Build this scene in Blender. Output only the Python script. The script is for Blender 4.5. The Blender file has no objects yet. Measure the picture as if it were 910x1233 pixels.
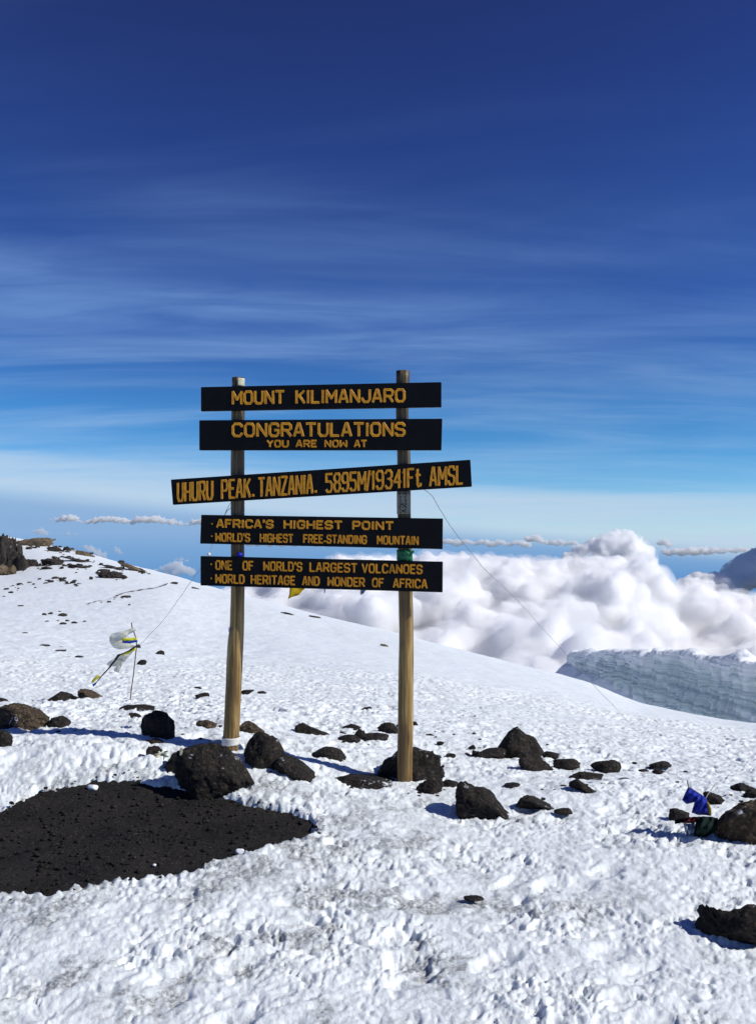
import bpy, bmesh, math, random
import numpy as np
from mathutils import Vector, Matrix

SC = bpy.context.scene
COL = SC.collection

# ------------------------------------------------------------------ camera
EYE = 1.75
F = 1000.0            # focal length in photo pixels (photo is 910 x 1233)
TH = math.atan(23.5 / F)
cam_d = bpy.data.cameras.new('camera')
cam = bpy.data.objects.new('camera', cam_d)
COL.objects.link(cam)
cam.location = (0, 0, EYE)
cam.rotation_euler = (math.pi / 2 + TH, 0, 0)
cam_d.sensor_fit = 'VERTICAL'
cam_d.sensor_height = 24.0
cam_d.lens = F / 1233 * 24.0
cam_d.clip_start = 0.05
cam_d.clip_end = 200000
SC.camera = cam

# ------------------------------------------------------------------ light
SUN_EL = math.radians(38)
SUN_AZ = math.radians(-13)           # angle from +X, negative = towards the camera
sd = bpy.data.lights.new('sun', 'SUN')
sun = bpy.data.objects.new('sun', sd)
COL.objects.link(sun)
sv = Vector((math.cos(SUN_EL) * math.cos(SUN_AZ), math.cos(SUN_EL) * math.sin(SUN_AZ), math.sin(SUN_EL)))
sun.rotation_euler = sv.to_track_quat('Z', 'Y').to_euler()
sd.energy = 4.0
sd.angle = math.radians(0.53)
sd.color = (1.0, 0.975, 0.93)

SC.view_settings.view_transform = 'Standard'
SC.view_settings.look = 'None'
SC.view_settings.exposure = 0.16
SC.view_settings.gamma = 1.0
cy = SC.cycles
cy.max_bounces = 64
cy.diffuse_bounces = 3
cy.glossy_bounces = 2
cy.transmission_bounces = 2
cy.volume_bounces = 64
cy.transparent_max_bounces = 24
cy.caustics_reflective = False
cy.caustics_refractive = False
cy.use_adaptive_sampling = True
cy.adaptive_threshold = 0.02
cy.use_denoising = True


class NT:
    """small node-tree helper"""
    def __init__(s, tree):
        s.t = tree
        tree.nodes.clear()

    def n(s, kind, **kw):
        nd = s.t.nodes.new(kind)
        for k, v in kw.items():
            if k.startswith('i_'):
                nd.inputs[k[2:].replace('_', ' ')].default_value = v
            else:
                setattr(nd, k, v)
        return nd

    def l(s, a, b):
        s.t.links.new(a, b)

    def math(s, op, a, b=None, c=None, clamp=False):
        nd = s.n('ShaderNodeMath', operation=op)
        nd.use_clamp = clamp
        for i, v in enumerate((a, b, c)):
            if v is None:
                continue
            if isinstance(v, (int, float)):
                nd.inputs[i].default_value = v
            else:
                s.l(v, nd.inputs[i])
        return nd.outputs[0]

    def mix(s, fac, a, b, blend='MIX'):
        nd = s.n('ShaderNodeMix', data_type='RGBA', blend_type=blend)
        for i, v in ((0, fac), (6, a), (7, b)):
            if isinstance(v, (int, float)):
                nd.inputs[i].default_value = v
            elif isinstance(v, tuple):
                nd.inputs[i].default_value = v if len(v) == 4 else v + (1,)
            else:
                s.l(v, nd.inputs[i])
        return nd.outputs[2]

    def ramp(s, fac, stops, interp='LINEAR'):
        nd = s.n('ShaderNodeValToRGB')
        cr = nd.color_ramp
        cr.interpolation = interp
        while len(cr.elements) < len(stops):
            cr.elements.new(0.5)
        for e, (p, c) in zip(cr.elements, stops):
            e.position = p
            if isinstance(c, (int, float)):
                c = (c, c, c)
            e.color = tuple(c) + (1,)
        s.l(fac, nd.inputs[0])
        return nd.outputs[0]

    def noise(s, vec, scale, detail=5, rough=0.55, dist=0.0):
        nd = s.n('ShaderNodeTexNoise')
        nd.inputs['Scale'].default_value = scale
        nd.inputs['Detail'].default_value = detail
        nd.inputs['Roughness'].default_value = rough
        nd.inputs['Distortion'].default_value = dist
        if vec is not None:
            s.l(vec, nd.inputs['Vector'])
        return nd.outputs[0]

    def mapping(s, vec, scale=(1, 1, 1), rot=(0, 0, 0), loc=(0, 0, 0)):
        nd = s.n('ShaderNodeMapping')
        nd.inputs['Scale'].default_value = scale
        nd.inputs['Rotation'].default_value = rot
        nd.inputs['Location'].default_value = loc
        s.l(vec, nd.inputs['Vector'])
        return nd.outputs[0]


# ------------------------------------------------------------------ sky
def build_world():
    w = bpy.data.worlds.new('World')
    SC.world = w
    w.use_nodes = True
    t = NT(w.node_tree)
    out = t.n('ShaderNodeOutputWorld')
    bg = t.n('ShaderNodeBackground')
    bg.inputs['Strength'].default_value = 0.1
    t.l(bg.outputs[0], out.inputs[0])
    sky = t.n('ShaderNodeTexSky')
    sky.sky_type = 'NISHITA'
    sky.sun_disc = False
    sky.sun_elevation = SUN_EL
    # Nishita: rotation 0 puts the sun at +Y, positive turns it clockwise (towards +X)
    sky.sun_rotation = math.pi / 2 - SUN_AZ
    sky.altitude = 5900
    sky.air_density = 1.0
    sky.dust_density = 0.2
    sky.ozone_density = 3.0
    tc = t.n('ShaderNodeTexCoord')
    d = tc.outputs['Generated']
    sx = t.n('ShaderNodeSeparateXYZ')
    t.l(d, sx.inputs[0])
    x, y, z = sx.outputs
    zc = t.math('MAXIMUM', z, 0.0)
    # clear air: deepens with height
    tint = t.ramp(zc, [(0.0, (0.75, 1.0, 1.0)), (0.08, (0.42, 0.90, 1.05)), (0.14, (0.31, 0.80, 1.07)),
                       (0.233, (0.24, 0.53, 1.0)), (0.32, (0.27, 0.50, 1.0)), (0.42, (0.29, 0.45, 0.95)), (0.6, (0.31, 0.34, 0.74))])
    clear = t.mix(1.0, sky.outputs[0], tint, 'MULTIPLY')
    # cirrus: a flat high veil, coordinates on a plane far above
    den = t.math('ADD', zc, 0.10)
    cx = t.math('DIVIDE', x, den)
    cyy = t.math('DIVIDE', y, den)
    cv = t.n('ShaderNodeCombineXYZ')
    t.l(cx, cv.inputs[0])
    t.l(cyy, cv.inputs[1])
    m1 = t.mapping(cv.outputs[0], scale=(0.45, 1.5, 1), rot=(0, 0, math.radians(10)), loc=(3.1, 1.7, 0))
    n1 = t.noise(m1, 0.9, 5, 0.55, 0.5)
    m2 = t.mapping(cv.outputs[0], scale=(0.8, 2.6, 1), rot=(0, 0, math.radians(-12)), loc=(0.4, 5.2, 0))
    n2 = t.noise(m2, 1.3, 7, 0.6, 0.9)
    a = t.ramp(n1, [(0.34, 0.12), (0.62, 1.0)], 'EASE')
    b = t.ramp(n2, [(0.28, 0.35), (0.74, 1.0)])
    c = t.math('MULTIPLY', a, b)
    # more veil low down, thin high up
    zl = t.math('ADD', zc, t.math('ADD', t.math('MULTIPLY', t.math('SUBTRACT', n1, 0.5), 0.10), t.math('MULTIPLY', x, 0.06)))
    lift = t.ramp(zl, [(0.0, 0.9), (0.045, 0.7), (0.085, 0.36), (0.16, 0.55), (0.265, 0.78), (0.295, 0.28), (0.36, 0.50), (0.42, 0.30), (0.54, 0.10)])
    side = t.math('SUBTRACT', 1.0, t.math('MULTIPLY', x, 0.9))
    lift = t.math('MULTIPLY', lift, side)
    ci = t.math('MULTIPLY', c, lift, clamp=True)
    veil = t.ramp(zc, [(0.0, (4.1, 5.3, 6.7)), (0.08, (3.6, 5.4, 7.6)), (0.25, (1.6, 3.0, 6.1)), (0.5, (1.0, 1.6, 3.8))])
    c1 = t.mix(ci, clear, veil)
    # pale stratus veil just above the horizon
    m3 = t.mapping(d, scale=(1.3, 1.3, 22), loc=(0.3, 0.2, 0.6))
    n3 = t.noise(m3, 1.6, 6, 0.6, 0.3)
    n3r = t.ramp(n3, [(0.25, 0.45), (0.58, 1.0)])
    edge = t.math('ADD', t.math('ADD', zc, t.math('MULTIPLY', x, 0.05)), t.math('MULTIPLY', t.math('SUBTRACT', n3, 0.5), 0.05))
    lowb = t.ramp(edge, [(0.0, 0.75), (0.030, 0.85), (0.052, 0.80), (0.066, 0.12), (0.11, 0.0)])
    c2 = t.mix(t.math('MULTIPLY', n3r, lowb), c1, (4.7, 5.9, 7.3))
    # the hazy air below eye level, down to the lowlands
    zz = t.math('MULTIPLY', z, -1.0)
    air = t.ramp(zz, [(0.0, (2.3, 3.9, 6.3)), (0.02, (1.75, 3.4, 6.0)), (0.05, (1.2, 2.85, 5.6)), (0.12, (1.3, 2.8, 5.2)), (0.4, (1.6, 2.6, 4.2))])
    below = t.ramp(t.math('SUBTRACT', t.math('ADD', zz, 0.5), t.math('MULTIPLY', x, 0.085)), [(0.482, 0.0), (0.493, 0.45), (0.502, 0.9), (0.52, 1.0)])
    fin = t.mix(below, c2, air)
    t.l(fin, bg.inputs['Color'])


build_world()


# ------------------------------------------------------------------ picture <-> place
def ray(px, py):
    u = 616.5 - py
    return np.array([px - 455.0, F * math.cos(TH) - u * math.sin(TH), u * math.cos(TH) + F * math.sin(TH)])


def P(px, py, D):
    r = ray(px, py)
    k = D / r[1]
    return Vector((r[0] * k, D, EYE + r[2] * k))


def slope(py):           # drop per metre for a row of the photograph
    r = ray(455, py)
    return -r[2] / r[1]


# ------------------------------------------------------------------ noise
def _hash(ix, iy, iz, seed):
    h = (ix.astype(np.uint32) * np.uint32(374761393) + iy.astype(np.uint32) * np.uint32(668265263)
         + iz.astype(np.uint32) * np.uint32(2147483647 - 1013) + np.uint32(seed * 974711 & 0xffffffff))
    h = (h ^ (h >> np.uint32(13))) * np.uint32(1274126177)
    h = (h ^ (h >> np.uint32(16))) * np.uint32(2246822519)
    return h ^ (h >> np.uint32(15))


G3 = np.array([[1, 1, 0], [-1, 1, 0], [1, -1, 0], [-1, -1, 0], [1, 0, 1], [-1, 0, 1], [1, 0, -1], [-1, 0, -1],
               [0, 1, 1], [0, -1, 1], [0, 1, -1], [0, -1, -1], [1, 1, 0], [-1, 1, 0], [0, -1, 1], [0, -1, -1]], float)
GX, GY, GZ = G3.T.copy()


def perlin(x, y, z=None, seed=0):
    x = np.asarray(x, float)
    y = np.asarray(y, float)
    x0 = np.floor(x); y0 = np.floor(y)
    fx = x - x0; fy = y - y0
    ix = x0.astype(np.int64); iy = y0.astype(np.int64)
    u = fx * fx * fx * (fx * (fx * 6 - 15) + 10)
    v = fy * fy * fy * (fy * (fy * 6 - 15) + 10)
    if z is None:
        zi = np.zeros_like(ix)
        def g(dx, dy):
            h = _hash(ix + dx, iy + dy, zi, seed) & np.uint32(255)
            a = h * (2 * np.pi / 256)
            return np.cos(a) * (fx - dx) + np.sin(a) * (fy - dy)
        a = g(0, 0); b = g(1, 0); c = g(0, 1); d = g(1, 1)
        return (a + (b - a) * u + (c - a) * v + (a - b - c + d) * u * v) * 1.5
    z = np.asarray(z, float)
    z0 = np.floor(z); fz = z - z0; iz = z0.astype(np.int64)
    w = fz * fz * fz * (fz * (fz * 6 - 15) + 10)
    def g3(dx, dy, dz):
        h = (_hash(ix + dx, iy + dy, iz + dz, seed) & np.uint32(15)).astype(np.int64)
        return GX[h] * (fx - dx) + GY[h] * (fy - dy) + GZ[h] * (fz - dz)
    def l(a, b, k):
        return a + (b - a) * k
    return l(l(l(g3(0, 0, 0), g3(1, 0, 0), u), l(g3(0, 1, 0), g3(1, 1, 0), u), v),
             l(l(g3(0, 0, 1), g3(1, 0, 1), u), l(g3(0, 1, 1), g3(1, 1, 1), u), v), w)


def fbm(x, y, z=None, octs=4, seed=0, gain=0.5, lac=2.03, mode='n'):
    s = 0; a = 1.0; tot = 0
    for o in range(octs):
        k = lac ** o
        p = perlin(x * k + 17.3 * o, y * k - 9.1 * o, None if z is None else z * k + 4.7 * o, seed + o)
        if mode == 'billow':
            p = np.abs(p) * 2 - 0.6
        elif mode == 'ridge':
            p = 1 - np.abs(p) * 2.4
        s = s + a * p
        tot += a
        a *= gain
    return s / tot


def worley(x, y, seed=0):
    """distance to the nearest scattered point, and that point's random value"""
    ix = np.floor(x).astype(np.int64); iy = np.floor(y).astype(np.int64)
    best = np.full(x.shape, 9.0); val = np.zeros(x.shape)
    zi = np.zeros_like(ix)
    for dx in (-1, 0, 1):
        for dy in (-1, 0, 1):
            h = _hash(ix + dx, iy + dy, zi, seed)
            jx = (h & np.uint32(1023)) / 1023.0
            jy = ((h >> np.uint32(10)) & np.uint32(1023)) / 1023.0
            r = ((h >> np.uint32(20)) & np.uint32(1023)) / 1023.0
            d = np.hypot(ix + dx + jx - x, iy + dy + jy - y)
            m = d < best
            best = np.where(m, d, best); val = np.where(m, r, val)
    return best, val


def smooth(e0, e1, x):
    t = np.clip((x - e0) / (e1 - e0), 0, 1)
    return t * t * (3 - 2 * t)


# ------------------------------------------------------------------ object helpers
def mesh_obj(name, verts, faces, mat=None, parent=None, smooth_shade=True, quads=None):
    me = bpy.data.meshes.new(name)
    if quads is not None:
        v = np.asarray(verts, np.float32); q = np.asarray(quads, np.int32)
        me.vertices.add(len(v)); me.vertices.foreach_set('co', v.ravel())
        k = q.shape[1]
        me.loops.add(q.size); me.loops.foreach_set('vertex_index', q.ravel())
        me.polygons.add(len(q))
        me.polygons.foreach_set('loop_start', np.arange(0, q.size, k, dtype=np.int32))
        me.update(calc_edges=True)
    else:
        me.from_pydata([tuple(v) for v in verts], [], faces)
        me.update()
    if smooth_shade:
        me.polygons.foreach_set('use_smooth', np.ones(len(me.polygons), bool))
    if mat:
        me.materials.append(mat)
    o = bpy.data.objects.new(name, me)
    COL.objects.link(o)
    if parent:
        o.parent = parent
    return o


def tag(o, label=None, cat=None, group=None, kind=None):
    if label: o['label'] = label
    if cat: o['category'] = cat
    if group: o['group'] = group
    if kind: o['kind'] = kind
    return o


def empty(name, loc=(0, 0, 0)):
    o = bpy.data.objects.new(name, None)
    o.empty_display_size = 0.2
    o.location = loc
    COL.objects.link(o)
    return o


def new_mat(name):
    m = bpy.data.materials.new(name)
    m.use_nodes = True
    t = NT(m.node_tree)
    out = t.n('ShaderNodeOutputMaterial')
    b = t.n('ShaderNodeBsdfPrincipled')
    t.l(b.outputs[0], out.inputs[0])
    return m, t, b, out


def bump(t, b, h, strength=0.5, dist=0.01):
    bp = t.n('ShaderNodeBump')
    bp.inputs['Strength'].default_value = strength
    bp.inputs['Distance'].default_value = dist
    t.l(h, bp.inputs['Height'])
    t.l(bp.outputs[0], b.inputs['Normal'])


# ------------------------------------------------------------------ materials
def m_snow():
    m, t, b, o = new_mat('snow')
    g = t.n('ShaderNodeNewGeometry').outputs['Position']
    at = t.n('ShaderNodeAttribute', attribute_name='dirt')
    n = t.noise(g, 60, 5, 0.6)
    n2 = t.noise(g, 7, 4, 0.6)
    d = t.math('MULTIPLY', at.outputs['Fac'], t.ramp(n, [(0.36, 0.25), (0.6, 1.0)]), clamp=True)
    clean = t.mix(t.ramp(n2, [(0.3, 0), (0.7, 1)]), (0.76, 0.81, 0.825), (0.86, 0.90, 0.905))
    c = t.mix(d, clean, (0.085, 0.080, 0.076))
    # far below the snow line the flank is bare rock and forest
    sp = t.n('ShaderNodeSeparateXYZ'); t.l(g, sp.inputs[0])
    low = t.math('MULTIPLY', t.math('ADD', sp.outputs[2], 260.0), -0.01, clamp=True)
    c = t.mix(low, c, (0.06, 0.07, 0.05))
    t.l(c, b.inputs['Base Color'])
    b.inputs['Roughness'].default_value = 0.55
    b.inputs['Specular IOR Level'].default_value = 0.35
    h = t.math('ADD', t.noise(g, 38, 6, 0.65), t.math('MULTIPLY', t.noise(g, 160, 3, 0.6), 0.35))
    bump(t, b, h, 0.55, 0.012)
    return m


def m_ash():
    m, t, b, o = new_mat('volcanic_ash')
    g = t.n('ShaderNodeNewGeometry').outputs['Position']
    n = t.noise(g, 3.0, 5, 0.6)
    n2 = t.noise(g, 90, 4, 0.7)
    c = t.mix(t.ramp(n, [(0.35, 0), (0.65, 1)]), (0.011, 0.0102, 0.0105), (0.024, 0.0215, 0.020))
    c = t.mix(t.ramp(n2, [(0.55, 0), (0.68, 0.9)]), c, (0.095, 0.083, 0.072))
    t.l(c, b.inputs['Base Color'])
    b.inputs['Roughness'].default_value = 0.95
    b.inputs['Specular IOR Level'].default_value = 0.15
    bump(t, b, t.noise(g, 120, 5, 0.7), 0.9, 0.01)
    return m


def m_rock(name, c1, c2, c3, dust=0.0, bs=1.0, scale=1.0):
    m, t, b, o = new_mat(name)
    tc = t.n('ShaderNodeTexCoord').outputs['Object']
    n = t.noise(tc, 6 * scale, 6, 0.65)
    n2 = t.noise(tc, 28 * scale, 5, 0.7)
    c = t.mix(t.ramp(n, [(0.35, 0), (0.65, 1)]), c1, c2)
    c = t.mix(t.ramp(n2, [(0.52, 0), (0.70, 0.9)]), c, c3)
    gn = t.n('ShaderNodeSeparateXYZ'); t.l(t.n('ShaderNodeNewGeometry').outputs['Normal'], gn.inputs[0])
    du = t.math('MULTIPLY', t.ramp(gn.outputs[2], [(0.55, 0), (0.85, 1)]), t.ramp(t.noise(tc, 4.3 * scale, 6, 0.7), [(0.60, 0), (0.66, 1)]))
    c = t.mix(du, c, (0.78, 0.82, 0.86))
    t.l(c, b.inputs['Base Color'])
    b.inputs['Roughness'].default_value = 0.85
    b.inputs['Specular IOR Level'].default_value = 0.25
    v = t.n('ShaderNodeTexVoronoi'); v.inputs['Scale'].default_value = 26 * scale
    t.l(tc, v.inputs['Vector'])
    h = t.math('ADD', t.noise(tc, 14 * scale, 8, 0.72), t.math('MULTIPLY', v.outputs[0], 0.35))
    bump(t, b, h, 1.0 * bs, 0.035 / scale)
    return m


def m_simple(name, col, rough=0.6, spec=0.3, var=0.0, scale=20, trans=0.0, bstr=0.0):
    m, t, b, o = new_mat(name)
    tc = t.n('ShaderNodeTexCoord').outputs['Object']
    n = t.noise(tc, scale, 4, 0.6)
    dk = tuple(max(0, v * (1 - var)) for v in col)
    t.l(t.mix(t.ramp(n, [(0.3, 0), (0.7, 1)]), dk, col), b.inputs['Base Color'])
    b.inputs['Roughness'].default_value = rough
    b.inputs['Specular IOR Level'].default_value = spec
    if bstr:
        bump(t, b, n, bstr, 0.004)
    if trans:
        tr = t.n('ShaderNodeBsdfTranslucent'); tr.inputs[0].default_value = col + (1,)
        mx = t.n('ShaderNodeMixShader'); mx.inputs[0].default_value = trans
        t.l(b.outputs[0], mx.inputs[1]); t.l(tr.outputs[0], mx.inputs[2]); t.l(mx.outputs[0], o.inputs[0])
    return m


def m_wood():
    m, t, b, o = new_mat('post_wood')
    tc = t.n('ShaderNodeTexCoord').outputs['Object']
    gr = t.mapping(tc, scale=(34, 34, 1.1))
    n = t.noise(gr, 1.6, 7, 0.62, 0.6)
    big = t.noise(t.mapping(tc, scale=(5, 5, 1.3)), 1.2, 4, 0.6)
    c = t.ramp(n, [(0.33, (0.035, 0.020, 0.008)), (0.43, (0.15, 0.088, 0.028)), (0.55, (0.31, 0.20, 0.066)), (0.70, (0.52, 0.38, 0.16))])
    c = t.mix(t.ramp(big, [(0.45, 0), (0.60, 0.85)]), c, (0.13, 0.075, 0.026))
    # boards' shade painted as dark brown towards the top of the post
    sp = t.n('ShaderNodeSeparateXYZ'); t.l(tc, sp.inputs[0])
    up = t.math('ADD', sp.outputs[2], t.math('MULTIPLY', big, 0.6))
    shade_z = t.ramp(t.math('MULTIPLY', up, 0.3), [(0.42, 0), (0.60, 0.9)])
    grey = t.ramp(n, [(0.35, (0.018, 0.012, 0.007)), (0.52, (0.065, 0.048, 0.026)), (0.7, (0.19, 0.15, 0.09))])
    c = t.mix(shade_z, c, grey)
    # knots
    kn = t.n('ShaderNodeTexVoronoi'); kn.inputs['Scale'].default_value = 1.0
    t.l(t.mapping(tc, scale=(9, 9, 2.3)), kn.inputs['Vector'])
    kf = t.ramp(kn.outputs[0], [(0.0, 0.95), (0.13, 0.8), (0.22, 0.0)])
    c = t.mix(kf, c, (0.055, 0.028, 0.010))
    t.l(c, b.inputs['Base Color'])
    b.inputs['Roughness'].default_value = 0.55
    b.inputs['Specular IOR Level'].default_value = 0.35
    bump(t, b, t.math('SUBTRACT', n, kf), 0.5, 0.006)
    return m


def m_ice():
    m, t, b, o = new_mat('glacier_ice')
    g = t.n('ShaderNodeNewGeometry')
    pos = g.outputs['Position']
    wob = t.noise(t.mapping(pos, scale=(0.05, 0.05, 0.05)), 1.0, 4, 0.6)
    sp = t.n('ShaderNodeSeparateXYZ'); t.l(pos, sp.inputs[0])
    sp2 = t.math('ADD', sp.outputs[2], t.math('MULTIPLY', wob, 4))
    cv = t.n('ShaderNodeCombineXYZ'); t.l(sp2, cv.inputs[2])
    band = t.noise(cv.outputs[0], 0.8, 7, 0.8)
    fine = t.noise(t.mapping(pos, scale=(1, 1, .35)), 0.8, 6, 0.7)
    c = t.ramp(band, [(0.34, (0.12, 0.17, 0.21)), (0.43, (0.42, 0.54, 0.59)), (0.52, (0.66, 0.77, 0.80)), (0.57, (0.30, 0.40, 0.46)), (0.62, (0.68, 0.80, 0.82))])
    c = t.mix(t.ramp(fine, [(0.50, 0.0), (0.66, 0.5)]), c, (0.36, 0.46, 0.52))
    at = t.n('ShaderNodeAttribute', attribute_name='snow')
    c = t.mix(at.outputs['Fac'], c, (0.84, 0.88, 0.93))
    t.l(c, b.inputs['Base Color'])
    b.inputs['Roughness'].default_value = 0.5
    bump(t, b, t.math('ADD', fine, band), 0.7, 0.5)
    return m


def m_cloud(density):
    m = bpy.data.materials.new('cloud_vapour')
    m.use_nodes = True
    t = NT(m.node_tree)
    out = t.n('ShaderNodeOutputMaterial')
    v = t.n('ShaderNodeVolumeScatter')
    v.inputs['Color'].default_value = (0.982, 0.9965, 1, 1)
    v.inputs['Density'].default_value = density
    v.inputs['Anisotropy'].default_value = 0.0
    t.l(v.outputs[0], out.inputs['Volume'])
    return m


M_SNOW = m_snow()
M_ASH = m_ash()
M_LAVA = m_rock('black_lava_rock', (0.008, 0.0072, 0.007), (0.022, 0.018, 0.015), (0.085, 0.064, 0.045), scale=1.6)
M_LAVAB = m_rock('brown_lava_rock', (0.030, 0.022, 0.016), (0.080, 0.056, 0.035), (0.24, 0.18, 0.11), scale=1.6)
M_FARROCK = m_rock('dark_outcrop_rock', (0.015, 0.013, 0.012), (0.05, 0.042, 0.036), (0.11, 0.09, 0.07), scale=0.35)
M_FARBROWN = m_rock('brown_outcrop_rock', (0.07, 0.05, 0.032), (0.17, 0.125, 0.08), (0.27, 0.21, 0.14), scale=0.35)
M_WOOD = m_wood()
M_BOARD = m_simple('black_paint', (0.0045, 0.005, 0.007), 0.6, 0.12, 0.35, 12, bstr=0.25)
M_EDGE = M_BOARD
M_GOLD = m_simple('gold_paint', (0.78, 0.34, 0.018), 0.45, 0.3, 0.4, 30, bstr=0.3)
M_ICE = m_ice()

# ------------------------------------------------------------------ terrain
# every column: photo column, then (distance, photo row) of the snow surface, nearest first; the 9th is the skyline
COLS = [
    (-1600, [(2, None), (4, None), (5.6, .02), (6.6, .10), (9, .2), (16, .3), (30, 1), (60, 4), (100, 8)]),
    (-500, [(2, None), (4, None), (5.4, .05), (6.0, .20), (8, .15), (16, 800), (35, 745), (75, 690), (118, 640)]),
    (0,    [(2, None), (4, None), (5.15, .02), (5.9, 899), (7.6, 870), (12, 829), (24, 765), (60, 706), (112, 646)]),
    (60,   [(2, None), (4, None), (5.3, .04), (5.9, 897), (7.6, 868), (12, 830), (24, 768), (54, 712), (102, 656)]),
    (185,  [(2, None), (4, None), (5.3, .04), (5.95, 899), (7.6, 866), (12, 829), (24, 776), (50, 720), (82, 687)]),
    (280,  [(2, None), (4, None), (5.35, .05), (6.0, 900), (7.6, 866), (12, 832), (24, 786), (44, 745), (68, 713)]),
    (365,  [(2, None), (4, None), (5.35, .03), (5.95, 918), (7.6, 874), (12, 838), (22, 796), (38, 764), (60, 735)]),
    (500,  [(2, None), (4, None), (5.74, 945), (6.3, 922), (7.8, 882), (12, 846), (20, 812), (32, 790), (48, 768)]),
    (620,  [(2, None), (4, None), (5.74, 950), (6.3, 932), (7.8, 894), (12, 858), (19, 831), (28, 815), (42, 799)]),
    (700,  [(2, None), (4, None), (5.74, 953), (6.3, 938), (7.8, 902), (12, 868), (18, 846), (26, 834), (38, 820)]),
    (780,  [(2, None), (4, None), (5.74, 956), (6.3, 942), (7.8, 908), (12, 878), (17, 863), (23, 856), (31, 849)]),
    (910,  [(2, None), (4, None), (5.74, 962), (6.3, 950), (7.8, 920), (11, 897), (15, 885), (19, 878), (25, 871.5)]),
    (1150, [(2, None), (4, None), (5.6, .0), (6.3, 958), (7.8, 932), (11, 913), (15, 903), (19, 898), (25, 893)]),
    (2400, [(2, None), (4, None), (5.6, -.05), (6.3, -.1), (7.8, -.25), (11, -.7), (15, -1.5), (19, -2.6), (26, -5)]),
]
TA = np.linspace(-2.6, 2.6, 1041)               # azimuth tan table
TL = np.linspace(math.log(1.2), math.log(60000), 900)


def build_table():
    A = []; LD = []; Q = []
    for px, pts in COLS:
        A.append((px - 455) / F)
        ld = [math.log(0.5)]; q = [0.0]
        for D, v in pts:
            z = 0.0 if v is None else (EYE - slope(v) * D if v > 100 else v)
            ld.append(math.log(D)); q.append(-z / D)
        Dc, zc = pts[-1][0], -q[-1] * pts[-1][0]
        sc_ = (EYE - zc) / Dc
        for k, ds in ((1.12, 0.004), (1.35, 0.030), (1.9, 0.11), (3.2, 0.25), (8, 0.42), (30, 0.52)):
            D = Dc * k; z = EYE - (sc_ + ds) * D
            ld.append(math.log(D)); q.append(-z / D)
        for D, z in ((6000, -3300), (12000, -4000), (30000, -4150), (80000, -4500)):
            ld.append(math.log(D)); q.append(-z / D)
        LD.append(ld); Q.append(q)
    A = np.array(A); LD = np.array(LD); Q = np.array(Q)
    K = LD.shape[1]

    def pch(xa, ya, x):
        # monotone cubic
        h = np.diff(xa); dlt = np.diff(ya) / h
        m = np.zeros_like(ya)
        for i in range(1, len(xa) - 1):
            if dlt[i - 1] * dlt[i] > 0:
                w1 = 2 * h[i] + h[i - 1]; w2 = h[i] + 2 * h[i - 1]
                m[i] = (w1 + w2) / (w1 / dlt[i - 1] + w2 / dlt[i])
        m[0] = dlt[0]; m[-1] = dlt[-1]
        i = np.clip(np.searchsorted(xa, x) - 1, 0, len(xa) - 2)
        s = np.clip((x - xa[i]) / h[i], 0, 1)
        return ((2 * s**3 - 3 * s**2 + 1) * ya[i] + (s**3 - 2 * s**2 + s) * h[i] * m[i]
                + (-2 * s**3 + 3 * s**2) * ya[i + 1] + (s**3 - s**2) * h[i] * m[i + 1])
    T = np.zeros((len(TA), len(TL)))
    ldt = np.array([pch(A, LD[:, k], TA) for k in range(K)])
    qt = np.array([pch(A, Q[:, k], TA) for k in range(K)])
    for i in range(len(TA)):
        T[i] = pch(ldt[:, i], qt[:, i], TL)
    ker = np.exp(-np.linspace(-2, 2, 9) ** 2); ker /= ker.sum()
    pad = np.pad(T, ((0, 0), (4, 4)), 'edge')
    T = sum(ker[k] * pad[:, k:k + len(TL)] for k in range(9))
    pad = np.pad(T, ((4, 4), (0, 0)), 'edge')
    T = sum(ker[k] * pad[k:k + len(TA)] for k in range(9))
    return T


TAB = build_table()


def base_h(x, y):
    """large shape of the ground, metres"""
    x = np.asarray(x, float); y = np.asarray(y, float)
    yy = np.maximum(y, 1.2)
    a = np.clip(x / yy, -2.599, 2.599)
    L = np.log(yy)
    fa = (a - TA[0]) / (TA[1] - TA[0]); fl = np.clip((L - TL[0]) / (TL[1] - TL[0]), 0, len(TL) - 1.001)
    ia = np.clip(fa.astype(int), 0, len(TA) - 2); il = np.clip(fl.astype(int), 0, len(TL) - 2)
    da = fa - ia; dl = fl - il
    q = (TAB[ia, il] * (1 - da) * (1 - dl) + TAB[ia + 1, il] * da * (1 - dl)
         + TAB[ia, il + 1] * (1 - da) * dl + TAB[ia + 1, il + 1] * da * dl)
    return -q * yy * np.clip((y - 0.2) / 1.5, 0, 1)


# ---- the bare ash patch (outline read off the photograph, laid on the ground)
ASH_PX = [(-330, 1010), (-160, 1000), (0, 986), (50, 957), (126, 943), (202, 952), (263, 962), (303, 974), (344, 981), (374, 994),
          (364, 1010), (323, 1025), (243, 1043), (227, 1054), (126, 1062), (91, 1070), (66, 1081), (0, 1077), (-150, 1072), (-320, 1045)]


def hit(px, py):
    """where the line of sight through a photo point meets the ground"""
    D = np.exp(np.linspace(math.log(2.2), math.log(170), 4000))
    r = ray(px, py)
    xs = r[0] / r[1] * D; zs = EYE + r[2] / r[1] * D
    g = base_h(xs, D)
    gap = zs - g
    w = np.where(gap <= 0)[0]
    i = w[0] if len(w) else int(np.argmin(gap / D))
    return Vector((float(xs[i]), float(D[i]), float(g[i])))


def _flat(px, py):
    p = hit(px, py)
    return (p.x, p.y)


ASH = np.array([_flat(*p) for p in ASH_PX])


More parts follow.
